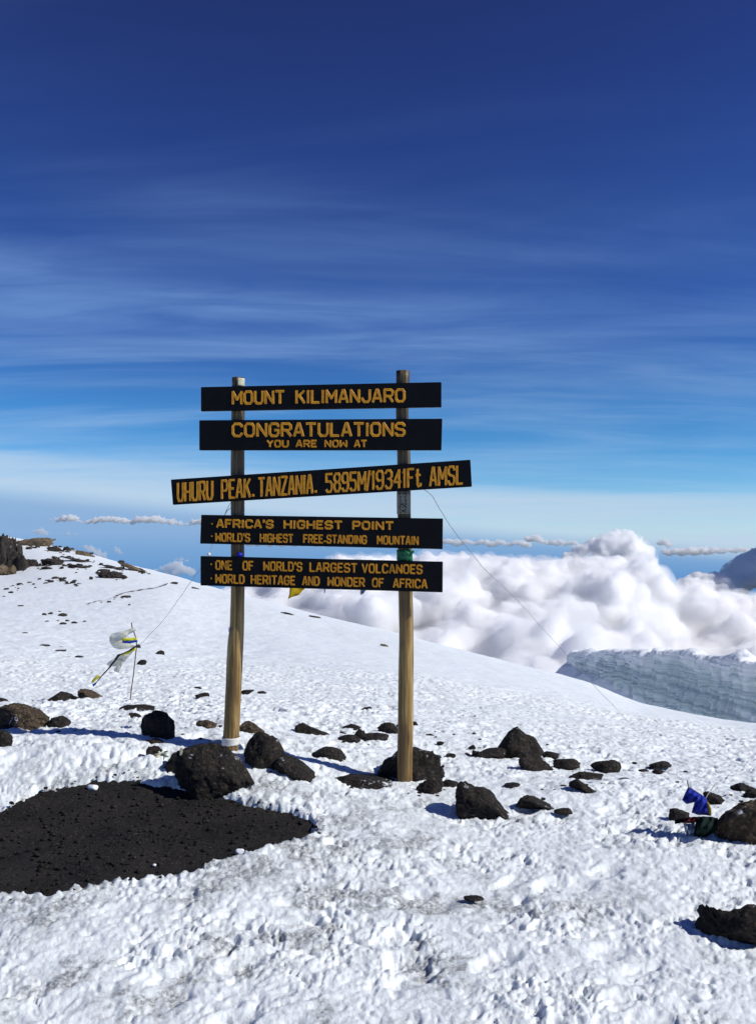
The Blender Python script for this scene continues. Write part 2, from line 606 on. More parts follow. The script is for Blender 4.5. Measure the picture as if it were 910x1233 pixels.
def poly_sd(x, y, poly):
    """signed distance, negative inside"""
    shp = x.shape; x = x.ravel(); y = y.ravel()
    d = np.full(x.shape, 1e9); ins = np.zeros(x.shape, bool)
    n = len(poly)
    for i in range(n):
        x0, y0 = poly[i]; x1, y1 = poly[(i + 1) % n]
        ex, ey = x1 - x0, y1 - y0
        t = np.clip(((x - x0) * ex + (y - y0) * ey) / (ex * ex + ey * ey), 0, 1)
        d = np.minimum(d, np.hypot(x - x0 - t * ex, y - y0 - t * ey))
        c = ((y0 > y) != (y1 > y))
        with np.errstate(divide='ignore', invalid='ignore'):
            c &= x < ex * (y - y0) / (ey if abs(ey) > 1e-9 else 1e-9) + x0
        ins ^= c
    return np.where(ins, -d, d).reshape(shp)


def ash_sd(x, y):
    s = np.full(np.shape(x), 5.0)
    m = (y > 3.0) & (y < 7.0) & (x < 0.9) & (x > -6)
    xs = x[m]; ys = y[m]
    s[m] = poly_sd(xs, ys, ASH) + 0.050 * fbm(xs * 6, ys * 6, octs=4, seed=31, gain=.6) + 0.016 * perlin(xs * 38, ys * 38, seed=35) - .012
    return s


def snow_detail(x, y):
    """lumps, sun cups and footprints on the snow; returns height and dirt"""
    dist = np.hypot(x, y)
    near = 1 - smooth(9, 22, dist)
    mid = smooth(5, 9, dist) * (1 - smooth(14, 27, dist))
    far = smooth(18, 40, dist)
    h = 0.045 * fbm(x * 0.9, y * 0.9, octs=3, seed=1)
    wx = x + 0.05 * perlin(x * 6, y * 6, seed=90); wy = y + 0.05 * perlin(x * 6 + 9, y * 6, seed=91)
    patch = smooth(-0.22, 0.30, fbm(x * 1.3, y * 1.5, octs=3, seed=4)) * .65 + .12
    # soft billows
    h += near * (0.007 + 0.016 * patch) * fbm(wx * 9.0, wy * 11.0, octs=3, seed=7, mode='billow')
    # sun cups of two sizes
    f1, v1 = worley(wx * 12.0, wy * 15.0, seed=11)
    h -= near * 0.022 * (1 - smooth(0.08, 0.50, f1)) * smooth(0.45, 0.8, v1) * (0.3 + 1.0 * patch)
    f2, v2 = worley(wx * 30.0, wy * 36.0, seed=12)
    h -= near * (0.004 + 0.010 * patch) * (1 - smooth(0.05, 0.6, f2)) * smooth(0.2, 0.9, v2)
    # footprints: long pits
    f3, v3 = worley((x * 0.8 + y * 0.6) * 2.6, (y * 0.8 - x * 0.6) * 4.6, seed=13)
    tram = smooth(-0.15, 0.3, fbm(x * 0.45 + 3, y * 0.45, octs=2, seed=15))
    h -= near * 0.024 * (1 - smooth(0.16, 0.40, f3)) * (v3 > 0.62) * tram
    # crumbly grain
    h += near * 0.0105 * fbm(x * 42, y * 48, octs=4, seed=21, gain=.6) * (0.25 + patch)
    # chunky wind crust further out
    ch = fbm(x * 4.2, y * 4.6, octs=4, seed=41, gain=0.6, mode='ridge')
    f4, v4 = worley(wx * 6.5, wy * 5.5, seed=43)
    ngt = 0.5 + smooth(-0.3, 0.3, fbm(x * 0.25, y * 0.3, octs=2, seed=44))
    h += mid * ngt * (0.024 * ch + 0.026 * (smooth(0.15, 0.5, f4) - 0.5) * smooth(0.25, 0.7, v4))
    # broken crust on the trodden left slope
    lft = smooth(0.05, -0.25, x / np.maximum(y, 1)) * smooth(14, 22, dist) * (1 - smooth(48, 75, dist))
    h += lft * 0.055 * fbm(x * 1.5, y * 1.3, octs=4, seed=47, gain=0.6)
    h += far * 0.10 * fbm(x * 0.12, y * 0.12, octs=3, seed=51) * np.clip(dist / 60, 0, 3)
    # the snow lies a hand deep round the ash
    sd_ = ash_sd(x, y)
    edge = smooth(-0.035, 0.05, sd_)
    h = np.where(sd_ < 1.0, h * (0.25 + 0.75 * edge), h)
    crumb = (0.020 * fbm(x * 11, y * 11, octs=3, seed=61, mode='billow') + 0.010 * perlin(x * 30, y * 30, seed=62)) * np.exp(-np.maximum(sd_, 0) / 0.25)
    h = h + crumb * edge
    h = h + 0.035 * edge * np.exp(-np.maximum(sd_, 0) / 0.5)
    h = h - 0.075 * (1 - edge)
    # dirt: soot kicked out of the patch, and grimy hollows
    dn = fbm(x * 3.2, y * 3.2, octs=4, seed=71, gain=0.6)
    dirt = np.exp(-np.maximum(sd_, 0) / 0.30) * smooth(-0.25, 0.30, dn + .4 * fbm(x * 14, y * 14, octs=3, seed=78)) * 1.1
    rightside = smooth(-1.1, -0.3, x) * smooth(6.0, 5.0, y)
    dirt *= 0.45 + 0.55 * rightside
    grime = smooth(0.02, 0.40, fbm(x * 2.1 + 5, y * 2.4, octs=5, seed=73, gain=0.62)) * smooth(9.0, 4.0, dist) * (0.25 + 0.75 * smooth(0.3, -1.6, x - 0.3 * y))
    lown = smooth(0.02, -0.02, h - 0.02)
    dirt += grime * (0.5 + 0.5 * lown) * smooth(-.3, .3, fbm(x * 16, y * 16, octs=3, seed=79))
    dirt += 0.20 * near * smooth(0.25, 0.6, fbm(x * 9, y * 9, octs=3, seed=77)) * patch
    dirt += 0.16 * smooth(0.1, 0.5, dn) * smooth(12, 4, dist)
    # traffic grime on the left slope
    dirt += 0.13 * lft * smooth(0.0, 0.5, fbm(x * 0.5, y * 0.4, octs=4, seed=75))
    dirt += 0.8 * grime * smooth(-.2, .4, fbm(x * 5, y * 6, octs=4, seed=80, gain=.65))
    dirt *= 1 + .7 * smooth(7, 4, dist)
    return h, np.clip(dirt * .8 + .05 * near, 0, 0.75)


def build_ground():
    side = 0.50 * (2.5 / 0.50) ** (np.linspace(0, 1, 75) ** 1.35)
    ac = np.concatenate([-side[::-1], np.linspace(-0.50, 0.50, 640)[1:-1], side])
    rows = [1.2]
    while rows[-1] < 26: rows.append(rows[-1] * (1.008 if rows[-1] < 2.6 else 1.0032))
    while rows[-1] < 150: rows.append(rows[-1] * 1.009)
    while rows[-1] < 60000: rows.append(rows[-1] * 1.05)
    rows = np.array(rows)
    Aa, R = np.meshgrid(ac, rows)
    X = Aa * R; Y = R.copy()
    Z = base_h(X, Y)
    m = Y < 400
    h, d = snow_detail(X[m], Y[m])
    fade = 1 - smooth(200, 400, Y[m])
    Z[m] += h * fade
    dirt = np.zeros_like(Z); dirt[m] = d
    mm = Y > 300
    Z[mm] += 0.02 * Y[mm] * fbm(X[mm] / 600, Y[mm] / 600, octs=4, seed=81) * (1 - smooth(8000, 20000, Y[mm]))
    nr, nc = X.shape
    idx = np.arange(nr * nc).reshape(nr, nc)
    q = np.stack([idx[:-1, :-1], idx[:-1, 1:], idx[1:, 1:], idx[1:, :-1]], -1).reshape(-1, 4)
    V = np.stack([X, Y, Z], -1).reshape(-1, 3)
    # the ground behind and beside the photographer
    bx = np.concatenate([np.linspace(-400, -3, 30), np.linspace(3, 400, 30)]); by = np.linspace(-400, 1.2, 40)
    BX, BY = np.meshgrid(bx, by)
    BZ = -0.35 * np.maximum(-BY - 8, 0) * 0.3 + 0 * BX - 0.0006 * np.abs(BX)
    i2 = np.arange(BX.size).reshape(BX.shape) + len(V)
    q2 = np.stack([i2[:-1, :-1], i2[:-1, 1:], i2[1:, 1:], i2[1:, :-1]], -1).reshape(-1, 4)
    V = np.concatenate([V, np.stack([BX, BY, BZ], -1).reshape(-1, 3)])
    q = np.concatenate([q, q2])
    o = mesh_obj('snow_ground', V, None, M_SNOW, quads=q)
    at = o.data.attributes.new('dirt', 'FLOAT', 'POINT')
    at.data.foreach_set('value', np.concatenate([dirt.ravel(), np.zeros(BX.size)]).astype(np.float32))
    tag(o, 'wide snowfield with sun cups, footprints and grey grime, falling away to the right', kind='structure')

    # ash floor
    gx = np.linspace(-4.6, 0.6, 520); gy = np.linspace(3.6, 5.9, 330)
    GXX, GYY = np.meshgrid(gx, gy)
    s = ash_sd(GXX, GYY)
    z = base_h(GXX, GYY) + 0.008 * fbm(GXX * 3, GYY * 3, octs=3, seed=5) + 0.007 * fbm(GXX * 18, GYY * 18, octs=4, seed=8, mode='billow', gain=.65)
    z -= 0.10 * smooth(0.03, 0.25, s)
    idx = np.arange(GXX.size).reshape(GXX.shape)
    q = np.stack([idx[:-1, :-1], idx[:-1, 1:], idx[1:, 1:], idx[1:, :-1]], -1).reshape(-1, 4)
    keep = (s.ravel()[q] < 0.3).all(1)
    q = q[keep]
    used = np.unique(q); rm = -np.ones(GXX.size, int); rm[used] = np.arange(len(used))
    V = np.stack([GXX, GYY, z], -1).reshape(-1, 3)[used]
    o = mesh_obj('ash_ground', V, None, M_ASH, quads=rm[q])
    tag(o, 'bare oval patch of black volcanic ash in the snow', kind='structure')


def ground_z(x, y):
    x1 = np.array([x], float); y1 = np.array([y], float)
    return float(base_h(x1, y1)[0])


build_ground()

# ------------------------------------------------------------------ rocks
_ICO = {}


def ico(sub):
    if sub not in _ICO:
        bm = bmesh.new()
        bmesh.ops.create_icosphere(bm, subdivisions=sub, radius=1)
        v = np.array([x.co[:] for x in bm.verts]); f = np.array([[q.index for q in p.verts] for p in bm.faces])
        bm.free()
        _ICO[sub] = (v, f)
    return _ICO[sub]


def rock_mesh(seed, w, d, h, sub=4, rough=0.24, planes=11, lean=0.0, ridge=0.6, prof=None):
    rng = np.random.RandomState(seed)
    v, f = ico(sub)
    n = rng.normal(size=(planes, 3)); n[:, 2] = n[:, 2] * 0.8 + 0.15
    n /= np.linalg.norm(n, axis=1)[:, None]
    off = rng.uniform(0.55, 0.95, planes)
    dots = v @ n.T
    r = np.where(dots > 0.05, off / np.maximum(dots, 0.05), 9).min(1)
    r = np.minimum(r, 1.12)
    o = rng.uniform(0, 50, 3)
    q = v * r[:, None]
    r = r * (1 + rough * fbm(q[:, 0] * 1.7 + o[0], q[:, 1] * 1.7 + o[1], q[:, 2] * 1.7 + o[2], 4, seed % 97, 0.6)
             + rough * ridge * (fbm(q[:, 0] * 3.4 + o[1], q[:, 1] * 3.4, q[:, 2] * 3.4, 4, seed % 89 + 3, 0.62, mode='ridge') - 0.5)
             + 0.25 * rough * fbm(q[:, 0] * 11, q[:, 1] * 11 + o[0], q[:, 2] * 11, 2, 5, 0.6, mode='ridge'))
    p = v * r[:, None]
    mn = p.min(0); mx = p.max(0)
    p = (p - (mn + mx) / 2) / (mx - mn)          # -.5 .. .5
    p[:, 2] += 0.5
    if prof is not None:
        nb = 20
        bi = np.clip(((p[:, 0] + .5) * nb).astype(int), 0, nb - 1)
        env = np.array([p[bi == k, 2].max() if (bi == k).any() else 0.5 for k in range(nb)])
        env = np.convolve(np.pad(env, 1, 'edge'), [.25, .5, .25], 'valid')
        xc = (np.arange(nb) + .5) / nb - .5
        e = np.interp(p[:, 0], xc, env)
        tg = np.interp(p[:, 0] + .5, np.linspace(0, 1, len(prof)), prof)
        p[:, 2] *= np.minimum(tg / np.maximum(e, .12), 1.6)
    p[:, 0] += lean * np.maximum(p[:, 2], 0) * (1 - 0.4 * p[:, 2])
    x0, x1 = p[:, 0].min(), p[:, 0].max()
    p[:, 0] = (p[:, 0] - (x0 + x1) / 2) / (x1 - x0)
    return p * np.array([w, d, h]), f


def rock(px, py, w, h, label, seed, mat=None, sub=4, depth=0.65, sink=0.33, lean=0.0, tilt=0.0, name='lava_rock', cat='rock',
         group=None, planes=11, rough=0.24, yaw=0.0, D=None, prof=None, dz=0.0):
    """px,py = foot centre in the photo; w,h = visible size in photo pixels"""
    if D is None:
        p = hit(px, py)
    else:
        q = P(px, py, D); p = Vector((q.x, q.y, ground_z(q.x, q.y)))
    k = p.y / F
    if sub == 5 and w < 62: sub = 4
    if sub == 4 and w < 16: sub = 3
    W = w * k * 1.02; Dp = W * depth
    Hv = max(h * k * .98 - (EYE - p.z) / p.y * .36 * Dp, .42 * h * k)
    H = Hv / (1 - sink)
    v, f = rock_mesh(seed, W, Dp, H, sub, rough, planes, lean, prof=prof)
    o = mesh_obj(name, v, None, mat or M_LAVA, quads=f)
    # visible foot sits at the front edge of the rock
    y = p.y + Dp * 0.40
    o.location = (p.x * y / p.y, y, 0)
    zf = p.z
    o.location.z = zf - H * sink + dz
    o.rotation_euler = (0, math.radians(tilt), math.radians(yaw))
    tag(o, label, cat, group)
    return o


B = M_LAVAB
ROCKS = [
    # px, py, w, h, label, kwargs
    (257, 962, 100, 68, 'largest black lava boulder, at the foot of the left sign post beside the ash patch', dict(prof=(.8, .95, 1, 1, .95, .78, .45), sub=5, lean=0, depth=0.6, planes=16)),
    (222, 940, 56, 34, 'low dark rock tucked behind the left side of the largest boulder', dict(lean=0.3, D=5.6)),
    (318, 931, 50, 47, 'upright black lump of lava between the largest boulder and the slanting rock', dict(prof=(.72, .95, 1, .95, .9, .6), sub=5, lean=0.1)),
    (360, 943, 61, 33, 'slanting black lava rock whose top slopes down to the right, next to the upright lump', dict(prof=(.7, 1, .92, .8, .55, .2), sub=5, lean=-0.25)),
    (432, 949, 88, 17, 'long flat dark rock lying left of the right sign post', dict(prof=(.6, .9, 1, .8, .6, .3), sub=5)),
    (491, 948, 88, 50, 'big rounded black boulder right behind the foot of the right sign post', dict(prof=(.35, .7, .9, 1, .95, .92, .8), sub=5, D=5.84, planes=16, depth=0.55, dz=-.05)),
    (518, 955, 34, 17, 'small rubble rock at the right foot of the boulder behind the right post', dict()),
    (541, 948, 22, 10, 'little dark stone in the gap right of the post boulder', dict(sub=3)),
    (582, 983, 68, 41, 'blocky black rock with a light brown right end, right of the right post', dict(yaw=-12, prof=(.9, 1, .86, .86, .72, .45, .2), sub=5, lean=-0.12, planes=9)),
    (643, 973, 46, 16, 'low humped dark rock right of the blocky rock', dict(prof=(.3, .9, 1, .8, .45, .2), lean=-0.2)),
    (677, 980, 22, 7, 'small flat stone at the right tip of the low humped rock', dict(sub=3)),
    (625, 913, 62, 39, 'tall peaked black rock standing highest in the cluster right of the post', dict(prof=(.3, .6, .85, 1, .8, .75, .35), sub=5, lean=-0.1, planes=10, depth=0.7)),
    (588, 913, 42, 15, 'low dark rock reaching out left from the foot of the peaked rock', dict(prof=(.9, .55, .75, .8, .7))),
    (644, 929, 42, 20, 'dark rock lying directly in front of the peaked rock', dict()),
    (662, 912, 20, 8, 'thin dark stone at the right foot of the peaked rock', dict(sub=3)),
    (682, 926, 34, 12, 'flat tapered stone right of the rock that lies before the peaked rock', dict()),
    (706, 941, 42, 11, 'rounded dark stone behind the triangular one', dict(lean=-.1)),
    (707, 956, 44, 20, 'triangular black stone with a point to the right', dict(prof=(.7, 1, .65, .3, .1), lean=-0.3)),
    (729, 930, 35, 15, 'isolated dark blocky stone above the triangular stone', dict()),
    (616, 949, 20, 6, 'tiny dark stone alone in the snow between the blocky and peaked rocks', dict(sub=3)),
    (795, 924, 28, 7, 'upper one of two flat stones out on the right snow', dict(sub=3)),
    (792, 931, 16, 6, 'lower one of two flat stones out on the right snow', dict(sub=3)),
    (774, 929, 12, 2.5, 'thin sliver of stone left of the two flat stones', dict(sub=3)),
    (749, 941, 17, 4, 'thin sliver of stone below the isolated dark blocky stone', dict(sub=3)),
    (897, 956, 34, 13, 'dark low rock at the right picture edge above the brown boulder', dict()),
    (906, 1018, 96, 56, 'brown lit boulder with prayer flags at the right picture edge', dict(prof=(.45, .8, .95, 1, .95, .9), sub=5, mat=B, planes=14, lean=-0.1)),
    (859, 973, 24, 15, 'small dark rock behind the top of the prayer flags', dict(D=5.55)),
    (907, 972, 26, 12, 'dark rock peeping out behind the brown boulder', dict(D=5.7)),
    (817, 988, 25, 14, 'small dark stone left of the prayer flags', dict(sub=3)),
    (884, 1134, 92, 49, 'black pointed rock in the lower right corner', dict(yaw=-32, prof=(.75, .8, .8, .95, 1, .9), sub=5, lean=0.28, planes=9)),
    (570, 1085, 24, 6, 'small dark stone melted into the foreground snow', dict(sub=3, sink=.4)),
    (20, 880, 82, 33, 'big brown boulder with a white chalk number at the left picture edge', dict(prof=(.6, .9, 1, .95, .8, .45), sub=5, mat=B, planes=15)),
    (71, 877, 28, 16, 'dark rock touching the right end of the chalk-marked boulder', dict()),
    (2, 898, 26, 19, 'black rock cut by the left picture edge below the chalk-marked boulder', dict()),
    (71, 846, 41, 14, 'dark grey tent-shaped rock left of the reddish rock', dict(prof=(.2, .55, .95, .8, .5), lean=0.1)),
    (111, 843, 34, 14, 'reddish brown rock with yellow tape at its left end', dict(prof=(.9, .95, .8, .5, .2), mat=B, lean=-0.2)),
    (2, 846, 20, 5, 'flat dark stone at the left edge above the chalk-marked boulder', dict(sub=3)),
    (165, 858, 44, 9, 'long thin dark rock behind the round black boulder', dict()),
    (163, 866, 15, 8, 'little dark stone at the upper left of the round black boulder', dict(sub=3)),
    (190, 890, 42, 34, 'round black boulder casting a blue shadow to its left', dict(sub=5, planes=20, rough=.16, prof=(.75, .95, 1, .95, .7))),
    (186, 896, 23, 6, 'flat small stone at the foot of the round black boulder', dict(sub=3)),
    (187, 912, 21, 14, 'small black stone left of the largest boulder, by pale scraps', dict(sub=3)),
    (237, 831, 13, 4, 'tiny stone left of the left post, farther one of a pair', dict(sub=3)),
    (244, 843, 18, 9, 'small stone left of the left post, nearer one of a pair', dict(sub=3)),
    (244, 860, 13, 5, 'tiny dark stone right of the round black boulder', dict(sub=3)),
    (249, 877, 26, 10, 'brown flat stone close by the left post, on its left', dict(mat=B, sub=3)),
    (219, 868, 9, 4, 'speck of dark stone right beside the round boulder', dict(sub=2)),
    (298, 836, 16, 6, 'small stone just right of the left post, larger one of a pair', dict(sub=3)),
    (315, 836, 11, 4, 'small stone right of the left post, smaller one of a pair', dict(sub=3)),
    (304, 883, 31, 14, 'brown stone with a snowy top just right of the foot of the left post', dict(mat=B, lean=-.2)),
    (376, 886, 42, 15, 'lone dark wedge of rock midway between the posts', dict(prof=(.9, 1, .8, .6, .3), lean=-0.2)),
    (441, 857, 15, 6, 'small brown stone left of the right post, farthest of those there', dict(sub=3)),
    (423, 879, 23, 8, 'upper left stone of the dark cluster left of the right post', dict(sub=3)),
    (433, 890, 16, 13, 'middle knob of the dark cluster left of the right post', dict(sub=3)),
    (420, 893, 28, 9, 'lower left stone of the dark cluster left of the right post', dict(sub=3)),
    (451, 892, 34, 9, 'lower right stone of the dark cluster left of the right post', dict(sub=3)),
    (468, 883, 28, 13, 'dark stone partly hidden by the right post, on its left', dict(lean=.2)),
    (498, 873, 10, 5, 'tiny stone peeping out right of the right post', dict(sub=3)),
    (397, 918, 44, 18, 'smooth domed dark grey rock midway between the posts, nearer than the wedge', dict(sub=5, planes=22, rough=.1)),
    (517, 888, 12, 5, 'small stone behind and right of the right post', dict(sub=3)),
    (530, 897, 9, 4, 'speck of stone above the pebble right of the post boulder', dict(sub=2)),
    (542, 912, 13, 5, 'pebble right of the post boulder', dict(sub=3)),
    (568, 902, 9, 5, 'pebble at the left end of the peaked cluster', dict(sub=3)),
    (193, 788, 11, 5, 'small dark pyramid stone right of the flag stick', dict(sub=3)),
    (171, 801, 12, 7, 'small dark stone just right of the flag stick', dict(sub=3)),
    (474, 822, 13, 2, 'thin dark sliver of stone left of the right post, far off', dict(sub=2)),
]
for i, (px, py, w, h, lab, kw) in enumerate(ROCKS):
    rock(px, py, w, h, lab, 100 + i * 7, **kw)

# small stones scattered on the trodden slope
FARST = [(76, 742, 11, 4), (61, 740, 6, 3), (54, 741, 5, 3), (57, 749, 5, 2), (77, 752, 8, 3), (90, 751, 7, 3), (102, 749, 4, 2), (81, 748, 5, 2),
         (30, 763, 7, 2), (54, 779, 12, 3), (73, 785, 13, 3), (74, 780, 6, 1.5), (96, 792, 10, 2.5), (70, 789, 4, 1.5), (70, 748, 3, 1.5), (25, 730, 7, 1.5),
         (55, 703, 6, 2), (43, 708, 3, 1.5), (152, 720, 12, 3.5), (156, 729, 3, 2), (83, 792, 3, 1.5), (40, 740, 4, 1.5), (72, 737, 4, 1.5), (8, 710, 6, 2),
         (22, 705, 4, 1.5), (16, 706, 3, 1.5), (48, 698, 4, 2), (67, 697, 8, 3), (76, 700, 8, 2), (90, 700, 5, 2), (95, 704, 6, 2), (82, 704, 8, 2),
         (110, 697, 5, 3), (92, 690, 3, 1.5), (94, 686, 3, 1.5), (148, 834, 5, 1.5), (5, 719, 4, 1.5)]
FARLAB = {0: 'widest flat stone of the small group where the trodden track starts', 1: 'stone just left of the widest flat stone of the track group',
          2: 'leftmost stone of the small group where the trodden track starts', 3: 'stone below the leftmost one of the track group',
          4: 'flat stone below the widest flat stone of the track group', 5: 'roundish stone at the lower right of the track group',
          6: 'rightmost tiny stone beyond the roundish one of the track group', 7: 'sliver between the widest stone and the flat stone below it',
          8: 'lone flat stone left of and below the track group', 9: 'slanting dark sliver halfway down the trodden slope, left of its neighbour',
          10: 'longest dark sliver halfway down the trodden slope', 11: 'short sliver just above the longest dark sliver',
          12: 'lone dark sliver right of and below the longest one, left of the flag cloth', 13: 'speck just below the slanting dark slivers',
          15: 'flat speck far left, above the lone flat stone', 16: 'upper left stone under the snow bowl near the picture edge',
          18: 'dark stone right under the bend of the trodden path', 19: 'dot of stone alone to the right below the path bend',
          23: 'stone at the left picture edge below the shaded snow drift', 27: 'upper left stone of the scatter below the jagged outcrop',
          28: 'widest stone of the scatter below the jagged outcrop', 30: 'rightmost stone of the scatter below the jagged outcrop',
          31: 'lower middle stone of the scatter below the jagged outcrop', 32: 'stone just left of the dark rubble outcrop',
          35: 'speck of stone right of the reddish brown rock, left of the stick foot'}
for i, (px, py, w, h) in enumerate(FARST):
    rock(px, py, w, h, FARLAB.get(i, 'tiny dark speck of stone in the snow of the far left slope'), 900 + i, sub=2, mat=M_FARROCK,
         group='tiny stones on the far left slope' if i not in FARLAB else 'small stones on the far left slope', name='small_stone', cat='stone', sink=.3, depth=1.0)

# outcrops of the far hill
OUT = [
    (2, 689, 26, 49, 'tallest block of the dark crag on the far hill, cut by the left picture edge', dict(rough=.5, depth=.9, planes=8)),
    (15, 688, 26, 43, 'second block of the dark crag on the far hill, right of the tallest', dict(rough=.5, depth=.8, planes=8, prof=(.8, 1, .95, .9, .7))),
    (27, 687, 17, 27, 'low right block of the dark crag on the far hill', dict(rough=.5, prof=(1, .9, .8, .5))),
    (9, 692, 26, 14, 'brownish foot block of the dark crag on the far hill', dict(rough=.6, mat=M_FARBROWN, prof=(.6, 1, .7, .9, .3))),
    (41, 658, 48, 11, 'long brown ledge with snow on top at the crown of the far hill', dict(prof=(.5, .8, .9, 1, 1, .95), mat=M_FARBROWN, rough=.4, depth=.5)),
    (65, 664, 18, 6, 'dark rocks just below the right end of the brown ledge', dict()),
    (81, 663, 12, 5, 'small dark rocks on the skyline right of the brown ledge', dict(tilt=20)),
    (100, 669, 25, 5, 'brown slanting ledge lying along the skyline of the far hill', dict(mat=M_FARBROWN, tilt=18)),
    (104, 678, 58, 2.6, 'longest thin dark rock stripe slanting down the far hill', dict(tilt=13, sink=.2)),
    (138, 685, 28, 2.6, 'thin dark rock stripe running on towards the diagonal brown band', dict(tilt=16, sink=.2)),
    (64, 681, 32, 9, 'dark jagged outcrop in the middle of the far hill', dict(rough=.5)),
    (94, 684, 27, 4, 'flat dark outcrop right of the jagged one', dict(tilt=5)),
    (58, 686, 16, 4, 'low dark rocks under the jagged outcrop', dict()),
    (37, 682, 22, 9, 'broken dark rocks at the foot of the cliff shoulder', dict(rough=.3)),
    (35, 662, 7, 4, 'small dark rock in the snow bowl beside the cliff', dict(sub=3)),
    (42, 661, 6, 3, 'smallest dark rock in the snow bowl beside the cliff', dict(sub=3)),
    (133, 696, 34, 8, 'dark rubble outcrop low on the far hill, above the trail', dict(rough=.6, tilt=8)),
    (124, 690, 14, 5, 'dark rock at the upper left of the rubble outcrop', dict()),
    (161, 687, 42, 5, 'diagonal brown rock band below the skyline', dict(mat=M_FARBROWN, tilt=24, sink=.1)),
    (210, 703, 9, 2.5, 'small dark rock where the trail ends on the skyline', dict(sub=3)),
    (235, 709, 10, 1.8, 'little dark rock on the skyline left of the left post', dict(sub=3, tilt=12)),
    (349, 741, 24, 3, 'dark rock sliver on the skyline right of the left post', dict(sub=3, tilt=15)),
    (379, 744, 16, 2.2, 'fainter dark rock sliver on the skyline, right of the first', dict(sub=3, tilt=12)),
    (462, 778, 11, 2.5, 'brown sliver of rock on the upper white slope', dict(sub=3, mat=M_FARBROWN, tilt=15)),
]
for i, (px, py, w, h, lab, kw) in enumerate(OUT):
    kw = dict(mat=M_FARROCK, depth=0.6, rough=.42, sub=4) | kw
    rock(px, py, w, h, lab, 500 + i * 3, name='rock_outcrop', cat='rock outcrop', **kw)

def rubble():
    rng = np.random.RandomState(21)
    V = []; Fc = []; n = 0
    lines = [((18, 662), (30, 684), 26, 5), ((46, 682), (80, 670), 40, 4), ((66, 683), (107, 683), 34, 2.5), ((75, 669), (150, 687), 70, 1.6), ((117, 690), (151, 695), 60, 3.5),
             ((143, 677), (182, 694), 50, 1.8), ((56, 662), (90, 664), 30, 3), ((88, 662), (112, 668), 26, 1.5), ((30, 660), (64, 655), 26, 3), ((70, 698), (98, 706), 22, 3),
             ((20, 706), (60, 700), 12, 4), ((122, 725), (152, 719), 16, 3), ((0, 705), (20, 712), 10, 3)]
    for (x0, y0), (x1, y1), cnt, sp in lines:
        for _ in range(int(cnt * .8)):
            t = rng.rand(); px = x0 + (x1 - x0) * t + rng.normal() * 2; py = y0 + (y1 - y0) * t + rng.normal() * sp * .6
            p = hit(px, py); k = p.y / F
            w = (1.2 + 4.5 * rng.rand() ** 2.5) * k
            v, f = rock_mesh(rng.randint(9999), w * 1.3, w * 1.2, w * rng.uniform(.35, .8), 2, .4)
            V.append(v + np.array([p.x, p.y, p.z - w * .1])); Fc.append(f + n); n += len(v)
    o = mesh_obj('rubble', np.concatenate(V), None, M_FARROCK, quads=np.concatenate(Fc))
    tag(o, 'loose dark rubble between the outcrops of the far hill', kind='stuff')


rubble()


def chips():
    rng = np.random.RandomState(33)
    V = []; Fc = []; n = 0
    for (px, py, sx, sy, cnt) in ((515, 952, 26, 5, 16), (600, 905, 40, 10, 18), (690, 930, 40, 12, 20), (640, 960, 40, 10, 10), (440, 885, 34, 8, 14), (330, 940, 30, 8, 8), (230, 880, 30, 16, 10),
                                  (800, 930, 30, 8, 8), (60, 875, 40, 12, 8), (880, 965, 20, 10, 8), (170, 865, 26, 8, 8), (540, 890, 40, 14, 12), (240, 965, 40, 5, 12), (760, 925, 60, 25, 8)):
        for _ in range(cnt):
            p = hit(px + rng.normal() * sx * .7, py + rng.normal() * sy * .7); k = p.y / F
            w = (1.0 + 4.0 * rng.rand() ** 3) * k
            v, f = rock_mesh(rng.randint(9999), w * 1.4, w * 1.1, w * rng.uniform(.4, .8), 2, .4)
            hh, _d = snow_detail(np.array([p.x]), np.array([p.y]))
            V.append(v + np.array([p.x, p.y, p.z + float(hh[0]) - w * .12])); Fc.append(f + n); n += len(v)
    o = mesh_obj('stone_chips', np.concatenate(V), None, M_LAVA, quads=np.concatenate(Fc))
    tag(o, 'dark stone chips scattered on the snow around the lava rocks', kind='stuff')


chips()

# loose cinders on the ash: nobody could count them
def cinders():
    rng = np.random.RandomState(4)
    v0, f0 = ico(1)
    V = []; Fc = []; n = 0
    x = rng.uniform(-4.2, 0.4, 9000); y = rng.uniform(3.7, 5.7, 9000)
    s = ash_sd(x, y)
    for a, b_, ss in zip(x, y, s):
        if ss > 0.10 or (ss > 0.0 and rng.rand() < .5): continue
        r = 0.002 + 0.014 * rng.rand() ** 7
        p = v0 * (1 + .25 * rng.normal(size=(len(v0), 1))) * r * np.array([1.2, 1, .7])
        z = ground_z(a, b_) + (0.004 if ss < 0 else 0.03)
        V.append(p + np.array([a, b_, z])); Fc.append(f0 + n); n += len(v0)
    o = mesh_obj('cinders', np.concatenate(V), None, M_ASH, quads=np.concatenate(Fc), smooth_shade=False)
    tag(o, 'loose black cinders strewn over the ash patch', kind='stuff')


cinders()
M_CLOD = m_simple('snow_clod', (0.85, 0.88, 0.92), 0.6, 0.3, 0.1, 30, bstr=.4)
for i, (px, py, w, h, lab) in enumerate([(112, 953, 13, 8, 'white lump of snow on the ash near its far rim'),
                                         (289, 1030, 11, 8, 'white lump of snow near the right end of the ash patch'),
                                         (186, 1044, 5, 4, 'tiny crumb of snow on the ash by its near rim')]):
    rock(px, py, w, h, lab, 700 + i, mat=M_CLOD, sub=3, name='snow_lump', cat='snow lump', sink=.1, rough=.3)

# chalk number on the big boulder: short raised paint strokes following its face
# (built after the depsgraph knows the boulder)


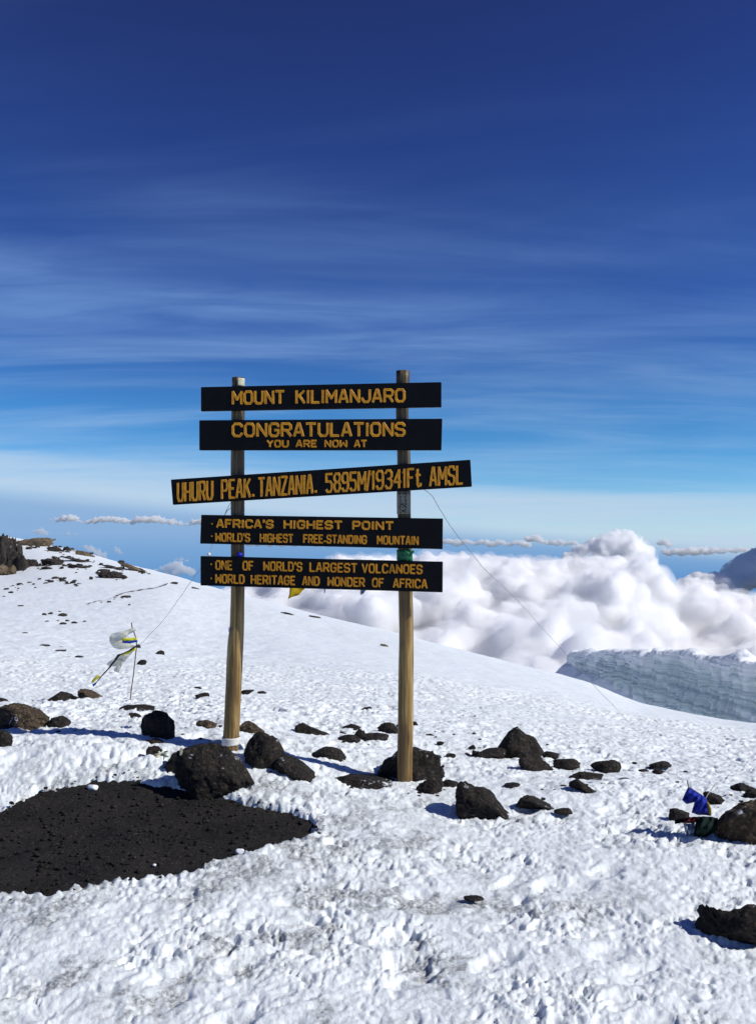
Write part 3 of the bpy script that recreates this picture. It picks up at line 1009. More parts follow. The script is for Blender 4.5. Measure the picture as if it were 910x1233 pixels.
# ------------------------------------------------------------------ tubes, posts
def tube(name, pts, rad, mat, parent=None, seg=8, close=True, smooth_shade=True, noise_amp=0.0, seed=0):
    pts = [Vector(p) for p in pts]
    n = len(pts)
    rad = [rad] * n if isinstance(rad, (int, float)) else rad
    V = []; Fc = []
    up = Vector((0.3, 0.9, 0.2)).normalized()
    for i, p in enumerate(pts):
        t = (pts[min(i + 1, n - 1)] - pts[max(i - 1, 0)]).normalized()
        a = t.cross(up).normalized(); b_ = a.cross(t).normalized()
        for j in range(seg):
            an = 2 * math.pi * j / seg
            V.append(p + (a * math.cos(an) + b_ * math.sin(an)) * rad[i])
    if noise_amp:
        q = np.array([v[:] for v in V]); ax = np.repeat(np.array([p[:] for p in pts]), seg, 0)
        k = fbm(q[:, 0] * 14, q[:, 1] * 14, q[:, 2] * 3, 3, seed)
        q = ax + (q - ax) * (1 + noise_amp * k)[:, None]
        V = [Vector(x) for x in q]
    for i in range(n - 1):
        for j in range(seg):
            k = (j + 1) % seg
            Fc.append((i * seg + j, i * seg + k, (i + 1) * seg + k, (i + 1) * seg + j))
    if close:
        Fc.append(tuple(range(seg))[::-1]); Fc.append(tuple((n - 1) * seg + j for j in range(seg)))
    return mesh_obj(name, V, Fc, mat, parent, smooth_shade)


# board plane: passes over both ends of the boards
BL = P(242, 600, 5.93); BR = P(532, 600, 5.70)
UX = Vector((BR.x - BL.x, BR.y - BL.y, 0)).normalized()
BN = Vector((UX.y, -UX.x, 0))          # faces the camera
PL0 = Vector((BL.x, BL.y, 0))


def on_plane(px, py, off=0.0):
    """point of the boards' front plane (moved off metres towards the viewer) seen at a photo point"""
    r = Vector(ray(px, py)); o = Vector((0, 0, EYE))
    p0 = PL0 + BN * off
    k = (p0 - o).dot(BN) / r.dot(BN)
    return o + r * k


sign = empty('summit_sign', (0, 0, 0))
sp_mid = on_plane(385, 600)
sign.location = (sp_mid.x, sp_mid.y, ground_z(sp_mid.x, sp_mid.y))
tag(sign, 'wooden summit sign of five black boards with golden letters on two round posts', 'sign')
bpy.context.view_layer.update()
SO = sign.location.copy()


def local(v):
    return Vector(v) - SO


def interp(tabl, y):
    xs = [t[0] for t in tabl]
    return [float(np.interp(y, xs, [t[k] for t in tabl])) for k in (1, 2)]


TH_B = 0.032                            # board thickness


def post(tabl, y_top, y_bot, sink, seed, r_off):
    """tabl: photo row, left edge, right edge of the post"""
    pts = []; rad = []
    rows = list(np.linspace(y_top, y_bot, 60))
    for y in rows:
        l, r = interp(tabl, y)
        c = on_plane((l + r) / 2, y, -(TH_B + r_off))
        pts.append(local(c)); rad.append((r - l) / 2 * c.y / F * 1.0)
    last = pts[-1].copy(); step = pts[-1] - pts[-2]
    for k in range(1, 8):
        pts.append(last + Vector((step.x * 0.2, 0, -sink * k / 7))); rad.append(rad[-1])
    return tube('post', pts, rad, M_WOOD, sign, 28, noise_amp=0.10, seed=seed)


LT = [(455, 279.5, 294.5), (520, 278.5, 294.5), (560, 278, 294.5), (700, 278.3, 294.5), (755, 277, 294), (775, 274.5, 293), (800, 273, 292), (870, 270.5, 289), (900, 268, 287)]
RT = [(447, 476.8, 493.2), (500, 476.4, 491.8), (550, 478, 494), (620, 478.3, 494.6), (715, 479.3, 496.8), (760, 480.4, 497.8), (860, 479, 497.5), (945, 477, 496)]
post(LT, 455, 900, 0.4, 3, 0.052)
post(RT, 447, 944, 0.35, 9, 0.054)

BOARDS = [((242, 466), (531, 460), (531, 490), (242, 495)),
          ((240, 506), (532, 504), (531, 542), (240, 542)),
          ((205.8, 577.4), (566, 553.5), (567.8, 585.9), (208.2, 607.8)),
          ((242.3, 619.8), (532.8, 624.3), (532.5, 661.3), (241, 654.6)),
          ((241.5, 669.6), (532.7, 676.4), (532.5, 713.3), (241.5, 705))]
board_objs = []
for k, cs in enumerate(BOARDS):
    bm = bmesh.new()
    fr = [bm.verts.new(local(on_plane(x, y, 0))) for x, y in cs]
    bk = [bm.verts.new(v.co - BN * TH_B) for v in fr]
    bm.faces.new(fr[::-1]); bm.faces.new(bk)
    for i in range(4):
        j = (i + 1) % 4
        bm.faces.new((fr[i], fr[j], bk[j], bk[i]))
    bmesh.ops.recalc_face_normals(bm, faces=bm.faces)
    bmesh.ops.bevel(bm, geom=list(bm.edges), offset=0.0025, segments=2, affect='EDGES')
    me = bpy.data.meshes.new('board'); bm.to_mesh(me); bm.free()
    me.materials.append(M_BOARD)
    o = bpy.data.objects.new('board', me); COL.objects.link(o); o.parent = sign
    board_objs.append(o)

# ------------------------------------------------------------------ carved lettering
GL = {
    'M': (1.15, [[(0, 0), (0, 1), (.5, .35), (1, 1), (1, 0)]]),
    'O': (1.0, [[(.22, 0), (0, .2), (0, .8), (.22, 1), (.78, 1), (1, .8), (1, .2), (.78, 0), (.22, 0)]]),
    'U': (1.0, [[(0, 1), (0, .2), (.22, 0), (.78, 0), (1, .2), (1, 1)]]),
    'N': (1.0, [[(0, 0), (0, 1), (1, 0), (1, 1)]]),
    'T': (1.0, [[(0, 1), (1, 1)], [(.5, 1), (.5, 0)]]),
    'K': (0.95, [[(0, 0), (0, 1)], [(.95, 1), (.05, .45)], [(.35, .62), (1, 0)]]),
    'I': (0.12, [[(.5, 0), (.5, 1)]]),
    'L': (0.85, [[(0, 1), (0, 0), (1, 0)]]),
    'A': (1.0, [[(0, 0), (.42, 1), (.58, 1), (1, 0)], [(.2, .3), (.8, .3)]]),
    'J': (0.9, [[(1, 1), (1, .2), (.75, 0), (.25, 0), (0, .2), (0, .3)]]),
    'R': (1.0, [[(0, 0), (0, 1), (.75, 1), (1, .85), (1, .6), (.75, .46), (0, .46)], [(.5, .46), (1, 0)]]),
    'C': (1.0, [[(1, .78), (1, .85), (.78, 1), (.22, 1), (0, .8), (0, .2), (.22, 0), (.78, 0), (1, .15), (1, .22)]]),
    'G': (1.0, [[(1, .78), (1, .85), (.78, 1), (.22, 1), (0, .8), (0, .2), (.22, 0), (.78, 0), (1, .2), (1, .48), (.6, .48)]]),
    'S': (0.95, [[(1, .8), (1, .85), (.78, 1), (.22, 1), (0, .85), (0, .65), (.2, .53), (.8, .47), (1, .35), (1, .15), (.78, 0), (.22, 0), (0, .15), (0, .2)]]),
    'Y': (1.0, [[(0, 1), (.5, .5), (1, 1)], [(.5, .5), (.5, 0)]]),
    'E': (0.85, [[(1, 1), (0, 1), (0, 0), (1, 0)], [(0, .52), (.8, .52)]]),
    'F': (0.85, [[(1, 1), (0, 1), (0, 0)], [(0, .52), (.8, .52)]]),
    'W': (1.15, [[(0, 1), (0, 0), (.5, .65), (1, 0), (1, 1)]]),
    'P': (0.95, [[(0, 0), (0, 1), (.75, 1), (1, .85), (1, .58), (.75, .43), (0, .43)]]),
    'H': (1.0, [[(0, 0), (0, 1)], [(1, 0), (1, 1)], [(0, .5), (1, .5)]]),
    'D': (1.0, [[(0, 0), (0, 1), (.7, 1), (1, .78), (1, .22), (.7, 0), (0, 0)]]),
    'V': (1.0, [[(0, 1), (.5, 0), (1, 1)]]),
    'Z': (0.95, [[(0, 1), (1, 1), (0, 0), (1, 0)]]),
    'X': (0.95, [[(0, 1), (1, 0)], [(0, 0), (1, 1)]]),
    '5': (0.95, [[(1, 1), (0, 1), (0, .58), (.72, .58), (1, .42), (1, .18), (.75, 0), (.2, 0), (0, .12)]]),
    '8': (0.95, [[(.25, .53), (0, .7), (0, .85), (.25, 1), (.75, 1), (1, .85), (1, .7), (.75, .53), (1, .36), (1, .17), (.75, 0), (.25, 0), (0, .17), (0, .36), (.25, .53), (.75, .53)]]),
    '9': (0.95, [[(1, .5), (.25, .45), (0, .6), (0, .85), (.25, 1), (.75, 1), (1, .85), (1, .2), (.75, 0), (.2, 0), (0, .14)]]),
    '1': (0.3, [[(0, .82), (.6, 1), (.6, 0)]]),
    '3': (0.95, [[(0, .86), (.25, 1), (.75, 1), (1, .85), (1, .66), (.7, .53), (.4, .53)], [(.7, .53), (1, .38), (1, .16), (.75, 0), (.25, 0), (0, .14)]]),
    '4': (1.0, [[(.75, 0), (.75, 1), (0, .32), (1, .32)]]),
    '/': (0.75, [[(0, -.04), (1, 1.04)]]),
    't': (0.7, [[(.3, .95), (.3, .12), (.5, 0), (.95, .04), (1, .15)], [(0, .64), (.9, .64)]]),
    "'": (0.1, [[(.5, 1.05), (.5, .78)]]),
    '.': (0.1, [[(.5, .03), (.5, .10)]]),
    '-': (0.35, [[(0, .2), (1, .2)]]),
}


def stroke_geo(poly, hw, put, V, Fc, closed=False):
    """ribbon with two raised lips and a shallow groove between them"""
    n = len(poly)
    P2 = [np.array(p, float) for p in poly]
    if n < 2: return
    base = len(V)
    closed = np.allclose(P2[0], P2[-1]) and n > 3
    for i in range(n):
        if closed:
            a = P2[(i - 1) % (n - 1)] if i != 0 else P2[n - 2]
            b_ = P2[(i + 1) % (n - 1)] if i != n - 1 else P2[1]
        else:
            a = P2[max(i - 1, 0)]; b_ = P2[min(i + 1, n - 1)]
        d1 = P2[i] - a; d2 = b_ - P2[i]
        l1 = np.linalg.norm(d1); l2 = np.linalg.norm(d2)
        d1 = d1 / l1 if l1 > 1e-9 else None; d2 = d2 / l2 if l2 > 1e-9 else None
        if d1 is None: d1 = d2
        if d2 is None: d2 = d1
        n1 = np.array([-d1[1], d1[0]]); n2 = np.array([-d2[1], d2[0]])
        m = n1 + n2; lm = np.linalg.norm(m)
        m = m / lm if lm > 0.3 else n1
        k = 1 / max(0.78, float(m @ n1))
        p = P2[i].copy()
        if not closed:
            if i == 0: p -= d2 * hw * 0.55
            if i == n - 1: p += d1 * hw * 0.55
        for s, z in ((-1, 0.0), (-.7, 1.0), (0, 0.55), (.7, 1.0), (1, 0.0)):
            q = p + m * k * hw * s
            V.append(put(q[0], q[1], z))
    for i in range(n - 1):
        for j in range(4):
            o = base + i * 5 + j
            Fc.append((o, o + 1, o + 6, o + 5))
    if not closed:
        Fc.append(tuple(base + j for j in range(5)))
        Fc.append(tuple(base + (n - 1) * 5 + j for j in range(5))[::-1])


def split_sharp(pl):
    """cut a polyline at its sharp corners, so that each limb keeps its full width"""
    out = [[pl[0]]]
    for i in range(1, len(pl)):
        out[-1].append(pl[i])
        if i < len(pl) - 1:
            a = np.array(pl[i], float) - pl[i - 1]; b_ = np.array(pl[i + 1], float) - pl[i]
            if a @ b_ < 0.35 * np.linalg.norm(a) * np.linalg.norm(b_):
                out.append([pl[i]])
    return out


def lettering(words, ytl, ybl, xl, ytr, ybr, xr, hw, board, label, bullet=None, raise_=0.0032):
    """words: (text, x0, x1) in photo pixels; the line's top/bottom rows at xl and xr"""
    hw *= 0.97

    def row(x, v):
        k = (x - xl) / (xr - xl)
        t = ytl + (ytr - ytl) * k; b_ = ybl + (ybr - ybl) * k
        return b_ + (t - b_) * v
    H = (ybl - ytl + ybr - ytr) / 2

    def put(x, yy, z):
        # x in photo px, yy in px above the baseline
        py = row(x, 0) - yy
        return local(on_plane(x, py, 0.0006 + raise_ * z))
    for text, x0, x1 in words:
        ws = [GL[c][0] for c in text]
        gap = 0.42 if H > 13 else 0.46
        small = 0.2
        tot = sum(ws) + gap * (len(text) - 1)
        u = (x1 - x0 - 2 * hw) / tot
        x = x0 + hw
        for c, wd in zip(text, ws):
            V = []; Fc = []
            for pl in GL[c][1]:
                for lp_ in split_sharp([(x + p[0] * wd * u, hw + p[1] * (H - 2 * hw)) for p in pl]):
                    stroke_geo(lp_, hw, put, V, Fc)
            mesh_obj('letter', V, Fc, M_GOLD, board, smooth_shade=False)
            x += (wd + gap) * u
    if bullet:
        bx, by = bullet
        yb = row(bx, 0) - by
        V = []; Fc = []
        stroke_geo([(bx - .35, yb), (bx + .35, yb)], 0.8, put, V, Fc)
        mesh_obj('bullet_dot', V, Fc, M_GOLD, board, smooth_shade=False)


b1, b2, b3, b4, b5 = board_objs
lettering([('MOUNT', 279, 343), ('KILIMANJARO', 355.5, 488)], 471.2, 487.6, 279, 466.7, 484.6, 488, 1.55, b1, 'golden carved words MOUNT KILIMANJARO')
lettering([('CONGRATULATIONS', 279, 488)], 509.4, 526.6, 279, 507.6, 525.8, 488, 1.6, b2, 'golden carved word CONGRATULATIONS')
lettering([('YOU', 321, 347.7), ('ARE', 356, 381.7), ('NOW', 390.6, 418), ('AT', 426, 442)], 529.6, 538.8, 321, 529.6, 538.8, 442, 1.05, b2, 'smaller golden words YOU ARE NOW AT')
lettering([('UHURU', 213, 257), ('PEAK', 266, 302.3), ('.', 303.4, 306.4), ('TANZANIA', 310.3, 377.3), ('.', 378.7, 381.7), ('5895M', 391.5, 441), ('/', 440.2, 446.2),
           ('19341Ft', 446.6, 507.5), ('AMSL', 516.3, 557.5)], 582, 604.8, 213, 558.6, 583.6, 557, 1.4, b3, 'tall golden words UHURU PEAK TANZANIA with the height in metres and feet')
lettering([("AFRICA'S", 260.4, 329.3), ('HIGHEST', 341.3, 412.3), ('POINT', 424, 474)], 626, 635.8, 260, 626.6, 638.6, 474, 1.25, b4, "golden words AFRICA'S HIGHEST POINT", (255.4, 630.8))
lettering([("WORLD'S", 259.3, 301.2), ('HIGHEST', 312.7, 353.2), ('FREE-STANDING', 365, 441.6), ('MOUNTAIN', 453.7, 503.8)], 642, 652.2, 259, 645, 656.4, 504, 0.95, b4,
          "golden words WORLD'S HIGHEST FREE-STANDING MOUNTAIN", (255.2, 645.6))
lettering([('ONE', 259.3, 280), ('OF', 292, 305.5), ("WORLD'S", 317, 363.9), ('LARGEST', 372.5, 430.2), ('VOLCANOES', 435.3, 508.5)], 674.8, 686.2, 259, 679.6, 691.5, 508, 1.0, b5,
          "golden words ONE OF WORLD'S LARGEST VOLCANOES", (254.5, 679.5))
lettering([('WORLD', 259.3, 294.6), ('HERITAGE', 301.8, 355.8), ('AND', 363.7, 384.8), ('WONDER', 394.2, 439.2), ('OF', 447.8, 462.2), ('AFRICA', 472.9, 514.3)], 691.8, 702.4, 259, 696.6, 708.8, 514, 1.0, b5,
          'golden words WORLD HERITAGE AND WONDER OF AFRICA', (254.5, 696.5))

M_STEEL = m_simple('wire_steel', (0.16, 0.165, 0.18), 0.45, 0.5, 0.3, 60)
M_WHITE = m_simple('white_tape', (0.78, 0.77, 0.73), 0.6, 0.3, 0.25, 25, bstr=.3)
M_INK = m_simple('black_ink', (0.01, 0.01, 0.01), 0.7, 0.1)
M_PALE = m_simple('pale_paper', (0.62, 0.60, 0.44), 0.7, 0.2, 0.4, 60)
M_LILAC = m_simple('lilac_sticker', (0.55, 0.50, 0.75), 0.4, 0.4, 0.1)


# things stuck round the posts (bands, stickers)
def band(name, tabl, y0, y1, mat, a0=0.0, a1=2 * math.pi, off=0.004, r_off=0.052, label=None, seg=28, wob=0.0, parent=None):
    """sheet wrapped round a post between two photo rows; angle 0 = right side, pi/2 = towards the viewer"""
    V = []; Fc = []; n = seg
    rows = np.linspace(y0, y1, 6)
    full = abs(a1 - a0) > 6.2
    for ri, y in enumerate(rows):
        l, r = interp(tabl, y)
        c = on_plane((l + r) / 2, y, -(TH_B + r_off)); rad = (r - l) / 2 * c.y / F + off
        for j in range(n + 1):
            a = a0 + (a1 - a0) * j / n
            rr = rad * (1 + wob * math.sin(j * 2.3 + ri * 1.7))
            V.append(local(c) + UX * math.cos(a) * rr + BN * math.sin(a) * rr)
    for i in range(len(rows) - 1):
        for j in range(n):
            o = i * (n + 1) + j
            Fc.append((o, o + 1, o + n + 2, o + n + 1))
    ob = mesh_obj(name, V, Fc, mat, parent or sign)
    md = ob.modifiers.new('solid', 'SOLIDIFY'); md.thickness = 0.002; md.offset = 1
    if label: ob['label'] = label
    return ob


band('tape_band', LT, 887, 896, M_WHITE, off=0.006, wob=.02, label='white band round the foot of the left post')
band('paper_label', LT, 456.5, 466, M_PALE, 0.3, 1.3, off=0.008, label='pale paper scrap near the top of the left post')
band('sticker', LT, 755, 760, M_LILAC, 2.3, 3.0, off=0.006, label='small lilac sticker on the left post')
pl_ = band('sticker', RT, 592, 619, m_simple('grey_sticker', (0.24, 0.23, 0.19), .6, .3, .3, 30), 0.55, 2.6, off=0.007, r_off=0.054, label='weathered grey sticker reading EXTREM on the right post')


def ink(text, tabl, y0, y1, xr0, xr1, parent):
    """black writing running down a post"""
    V = []; Fc = []

    def put(u, v, z):
        # u along the writing (down), v = letter height (towards the right)
        py = y0 + u
        l, r = interp(tabl, py)
        f = xr0 + (xr1 - xr0) * v
        px = l + (r - l) * f
        c = on_plane((l + r) / 2, py, -(TH_B + 0.054)); rad = (r - l) / 2 * c.y / F + 0.0125
        a = math.acos(max(-1, min(1, (f - .5) * 2)))
        return local(c) + UX * math.cos(a) * rad + BN * math.sin(a) * rad
    ws = [GL[c][0] for c in text]; tot = sum(ws) + .5 * (len(text) - 1); u = (y1 - y0) / tot; x = 0
    for c, wd in zip(text, ws):
        for p in GL[c][1]:
            q = [(x + a * wd * u, 1 - (1 - b_)) for a, b_ in p]
            # widen by hand: v is 0..1, u is pixels
            base = len(V)
            for (ua, va), (ub, vb) in zip(q[:-1], q[1:]):
                d = np.array([ub - ua, (vb - va) * 7]); L = np.linalg.norm(d) + 1e-6; nn = np.array([-d[1], d[0]]) / L * .45
                i0 = len(V)
                for uu, vv, s in ((ua, va, 1), (ub, vb, 1), (ub, vb, -1), (ua, va, -1)):
                    V.append(put(uu + nn[0] * s, vv + nn[1] * s / 7, 0))
                Fc.append((i0, i0 + 1, i0 + 2, i0 + 3))
        x += (wd + .5) * u
    return mesh_obj('writing', V, Fc, M_INK, parent, False)


ink('EXTREM', RT, 594, 617, .28, .66, pl_)

# ------------------------------------------------------------------ cloth scraps
def cloth(name, pts_px, D, mat, parent=None, org=Vector((0, 0, 0)), cols=8, rows=8, wave=0.012, seed=0, plane=None, thick=0.0015, depth=0.0):
    """quad-shaped cloth: pts_px = four photo corners (clockwise from upper left); a rippled sheet at distance D"""
    rng = random.Random(seed); ph = rng.random() * 6
    V = []; Fc = []
    (x0, y0), (x1, y1), (x2, y2), (x3, y3) = pts_px
    Ds = D if isinstance(D, (list, tuple)) else (D, D, D, D)
    for i in range(rows + 1):
        v = i / rows
        for j in range(cols + 1):
            u = j / cols
            px = (x0 * (1 - u) + x1 * u) * (1 - v) + (x3 * (1 - u) + x2 * u) * v
            py = (y0 * (1 - u) + y1 * u) * (1 - v) + (y3 * (1 - u) + y2 * u) * v
            dd = (Ds[0] * (1 - u) + Ds[1] * u) * (1 - v) + (Ds[3] * (1 - u) + Ds[2] * u) * v
            k = math.sin(u * 7 + v * 3 + ph) + 0.6 * math.sin(u * 3 - v * 8 + ph * 2)
            dd += wave * k + depth * math.sin(math.pi * u) * math.sin(math.pi * v)
            px += 0.3 * math.sin(v * 9 + ph + u * 4); py += 0.3 * math.sin(u * 8 + ph)
            V.append(P(px, py, dd) - org)
    for i in range(rows):
        for j in range(cols):
            o = i * (cols + 1) + j
            Fc.append((o, o + 1, o + cols + 2, o + cols + 1))
    ob = mesh_obj(name, V, Fc, mat, parent)
    md = ob.modifiers.new('solid', 'SOLIDIFY'); md.thickness = thick
    return ob


M_RIB_B = m_simple('blue_ribbon', (0.015, 0.02, 0.55), .45, .4, .3, 40)
M_RIB_G = m_simple('green_ribbon', (0.005, 0.16, 0.06), .45, .4, .4, 40)
M_YEL = m_simple('yellow_cloth', (0.62, 0.45, 0.02), .7, .2, .35, 25, trans=.35)
M_BLUE = m_simple('blue_cloth', (0.020, 0.040, 0.42), .7, .2, .4, 25, trans=.25)
M_GREY = m_simple('grey_blue_cloth', (0.20, 0.24, 0.36), .7, .2, .3, 25, trans=.3)
M_DGREEN = m_simple('dark_green_cloth', (0.004, 0.018, 0.015), .8, .15, .4, 25, trans=.1)
M_RED = m_simple('red_cloth', (0.11, 0.010, 0.018), .8, .15, .4, 25, trans=.1)
M_PBLUE = m_simple('pale_blue_cloth', (0.36, 0.45, 0.62), .7, .2, .2, 25, trans=.3)
M_TORN = m_simple('torn_white_cloth', (0.90, 0.88, 0.78), .75, .2, .15, 18, trans=.65)
M_LEMON = m_simple('lemon_tape', (0.85, 0.82, 0.06), .5, .3, .2, 25, trans=.2)
M_COBALT = m_simple('cobalt_tape', (0.01, 0.06, 0.50), .5, .3, .2, 25, trans=.2)
M_BLACKC = m_simple('black_cord', (0.012, 0.012, 0.016), .6, .3, .3, 40)
M_TWIG = m_simple('rusty_stick', (0.16, 0.085, 0.055), .7, .2, .5, 30)
M_TWIG2 = m_simple('bare_twig', (0.35, 0.34, 0.32), .7, .2, .4, 30)


def knot(name, px, py, w, h, off, mat, label, seed, parent=sign):
    """crumpled ribbon knot in front of a post"""
    c = on_plane(px, py, off); k = c.y / F
    v, f = rock_mesh(seed, w * k, .05, h * k, 4, .45, 9)
    v = v + np.array(local(c)[:]) - np.array([0, 0, h * k / 2])
    o = mesh_obj(name, v, None, mat, parent, quads=f)
    o['label'] = label
    return o


knot('ribbon_knot', 288.5, 668, 8, 6, -0.005, M_RIB_B, 'crumpled blue ribbon on the left post above the lowest board', 3)
g = knot('ribbon_knot', 490, 668.5, 10, 14, -0.005, M_RIB_G, 'crumpled green ribbon on the right post above the lowest board', 5)
cl = cloth('ribbon_tail', [(493, 665), (498, 662), (499, 665), (492, 672)], 5.70, M_RIB_G, sign, SO, 4, 4, .004)
band('ribbon_band', RT, 662, 676, M_RIB_G, 0.2, 2.9, off=0.005, r_off=.054, label='green ribbon wound round the right post', wob=.05)

# ------------------------------------------------------------------ guy wires, flags behind the sign
def sag(pts, n=8, amp=0.0, seed=0):
    out = []
    rng = random.Random(seed)
    for i in range(len(pts) - 1):
        for k in range(n):
            t = k / n
            p = pts[i].lerp(pts[i + 1], t)
            out.append(p + Vector((rng.uniform(-1, 1), rng.uniform(-1, 1), rng.uniform(-1, 1))) * amp)
    out.append(pts[-1])
    return out


def wire(name, pts, r, label, mat=M_STEEL, cat='wire'):
    o0 = pts[-1].copy()
    e = tube(name, [p - o0 for p in pts], r, mat, None, 6)
    e.location = o0
    tag(e, label, cat)
    return e


e_r = hit(757, 868)
p0 = on_plane(487, 572, -(TH_B + 0.06))
dr = e_r.y
wp = [p0, P(520, 597, p0.y + (dr - p0.y) * .10), P(545, 638, p0.y + (dr - p0.y) * .22), P(580, 682, p0.y + (dr - p0.y) * .36),
      P(622, 722, p0.y + (dr - p0.y) * .52), P(672, 778, p0.y + (dr - p0.y) * .72), P(715, 826, p0.y + (dr - p0.y) * .87), e_r - Vector((0, 0, .02))]
wire('guy_wire', sag(wp, 6, .004, 1), .0028, 'thin slack wire running down from the right post to the snow on the right')

stick_foot = hit(157, 843)
DS = stick_foot.y
lp = on_plane(286, 608, -(TH_B + 0.06))
lw = [lp, P(274, 614, lp.y + .1), P(262, 640, lp.y + .25), P(250, 672, lp.y + (DS - lp.y) * .35), P(222, 712, lp.y + (DS - lp.y) * .6), P(206, 735, lp.y + (DS - lp.y) * .75), P(190, 755, lp.y + (DS - lp.y) * .9), P(167, 778, DS)]
wire('rope', sag(lw, 6, .004, 2), .0024, 'thin cord running from the left post down to the flag stick', cat='cord')
wire('rope', sag([on_plane(284, 604, -.08), P(277, 607, lp.y), P(271, 619, lp.y + .02)], 5, .003, 3), .002, 'short loose cord end beside the left post between the third and fourth boards', cat='cord')
bd = P(251.5, 667.5, lp.y + .3)
v, f = rock_mesh(8, .032, .03, .026, 3, .35)
bd_o = mesh_obj('cord_bead', v, None, M_WHITE, quads=f); bd_o.location = bd - Vector((0, 0, .013))
tag(bd_o, 'white crumpled knot hanging on the cord left of the lowest board', 'knot')

fl = P(357, 700, 6.35)
f1 = cloth('yellow_flag', [(351, 698), (373, 703), (360, 716), (347, 721)], (6.3, 6.35, 6.35, 6.3), M_YEL, None, fl, seed=3)
f1.location = fl; tag(f1, 'yellow cloth flag hanging down behind the lowest board', 'flag')
fl = P(437, 706, 6.35)
f2 = cloth('grey_flag', [(433, 706), (441, 706), (440, 712), (434, 717)], (6.3, 6.35, 6.35, 6.3), M_GREY, None, fl, seed=5)
f2.location = fl; tag(f2, 'small grey-blue cloth corner hanging behind the lowest board', 'flag')
fl = P(391, 706, 6.35)
f3 = cloth('cloth_scrap', [(389.5, 703), (392, 703), (391.5, 714), (390.5, 714)], (6.3, 6.35, 6.35, 6.3), M_GREY, None, fl, seed=6, cols=3)
f3.location = fl; tag(f3, 'tiny dark thread of cloth below the lowest board between the two flags', 'cloth scrap')
# the line those flags hang on
lx = [on_plane(287, 700, -.09), P(330, 702, 6.2), P(360, 699, 6.32), P(391, 703, 6.35), P(437, 704, 6.32), on_plane(488, 695, -.09)]
wire('rope', sag(lx, 5, .003, 7), .002, 'thin line strung behind the lowest board that carries the small flags', cat='cord')

# ------------------------------------------------------------------ flag stick with torn cloth
st = empty('flag_stick', stick_foot)
tag(st, 'thin rusty stick with torn white cloth and blue and yellow tape, left of the sign', 'flag')
SF = stick_foot
tube('stick', sag([P(x, y, DS) - SF for x, y in ((156.8, 847), (158.5, 830), (161, 812), (163, 795), (164.3, 782), (164.8, 772), (162, 762), (159.5, 756), (158.5, 750))], 3, .001, 1), .0065, M_TWIG, st, 8)


def curved_cloth(name, top, bot, D, mat, parent, org, bulge, seed, n=14, rows=7, fold=0.02):
    """sheet between two photo polylines"""
    rng = random.Random(seed)
    def samp(pl, t):
        L = np.linspace(0, 1, len(pl))
        return float(np.interp(t, L, [p[0] for p in pl])), float(np.interp(t, L, [p[1] for p in pl]))
    V = []; Fc = []
    for i in range(rows + 1):
        v = i / rows
        for j in range(n + 1):
            u = j / n
            a = samp(top, u); b_ = samp(bot, u)
            x = a[0] * (1 - v) + b_[0] * v; y = a[1] * (1 - v) + b_[1] * v
            d = D - bulge * math.sin(math.pi * v) * math.sin(math.pi * min(1, u * 1.2)) + fold * math.sin(u * 17 + v * 5 + seed) + fold * .6 * math.sin(v * 11 + seed)
            V.append(P(x, y, d) - org)
    for i in range(rows):
        for j in range(n):
            o = i * (n + 1) + j
            Fc.append((o, o + 1, o + n + 2, o + n + 1))
    ob = mesh_obj(name, V, Fc, mat, parent)
    if mat is not M_TORN:
        md = ob.modifiers.new('solid', 'SOLIDIFY'); md.thickness = .002
    return ob


curved_cloth('torn_cloth', [(165.5, 756), (160, 756), (152, 759), (143, 761), (134, 763), (132, 769)], [(163, 760), (157, 763), (150, 769), (146, 771), (138, 776), (132, 772)], DS, M_TORN, st, SF, .06, 1)
curved_cloth('torn_cloth', [(132, 765), (138, 768), (145, 769), (152, 772), (160, 776), (164, 778)], [(132.5, 774), (137, 780), (144, 782), (152, 781), (159, 780), (164, 779)], DS + .02, M_TORN, st, SF, .08, 2)
curved_cloth('torn_cloth', [(163, 779), (157, 783), (149, 787), (140, 791), (134, 795), (129, 799)], [(162, 783), (155, 791), (150, 797), (144, 800), (137, 803), (129, 801)], DS + .03, M_TORN, st, SF, .04, 3)
curved_cloth('torn_cloth', [(152, 788), (148, 792), (142, 796)], [(148, 799), (143, 810), (137, 808)], DS + .05, M_TORN, st, SF, .03, 4)
curved_cloth('yellow_tape', [(147.5, 768), (155, 768.2), (165.5, 767.5)], [(147, 772), (156, 772.3), (165.5, 771)], DS - .07, M_LEMON, st, SF, .02, 5, 10, 3, .004)
curved_cloth('blue_tape', [(147, 771.6), (156, 772), (165.8, 770.6)], [(148.5, 774.3), (156, 774.8), (165.8, 773)], DS - .075, M_COBALT, st, SF, .02, 6, 10, 3, .004)
tube('black_strap', sag([P(x, y, DS - .09) - SF for x, y in ((166, 777), (155, 784), (143, 789), (139, 795), (131, 805), (122, 815), (117, 821))], 4, .001, 1), [.010] * 4 + [.007] * 4 + [.016] * 4 + [.012] * 4 + [.008] * 4 + [.006] * 4 + [.006], M_BLACKC, st, 8)
curved_cloth('yellow_tape', [(164, 780), (155, 784), (147, 787.5)], [(164, 782.5), (155, 787), (147, 790)], DS - .06, M_LEMON, st, SF, .01, 7, 8, 3, .003)
curved_cloth('blue_tape', [(122, 816), (117, 821), (111.5, 824)], [(119, 818), (116, 824), (112.5, 827)], DS - .09, M_COBALT, st, SF, .01, 8, 8, 3, .003)
curved_cloth('yellow_tape', [(119, 812), (114, 816), (110.5, 820)], [(121, 815), (116, 819), (111, 823.5)], DS - .08, M_LEMON, st, SF, .01, 9, 8, 3, .003)
kn = P(167, 778, DS); kk = DS / F
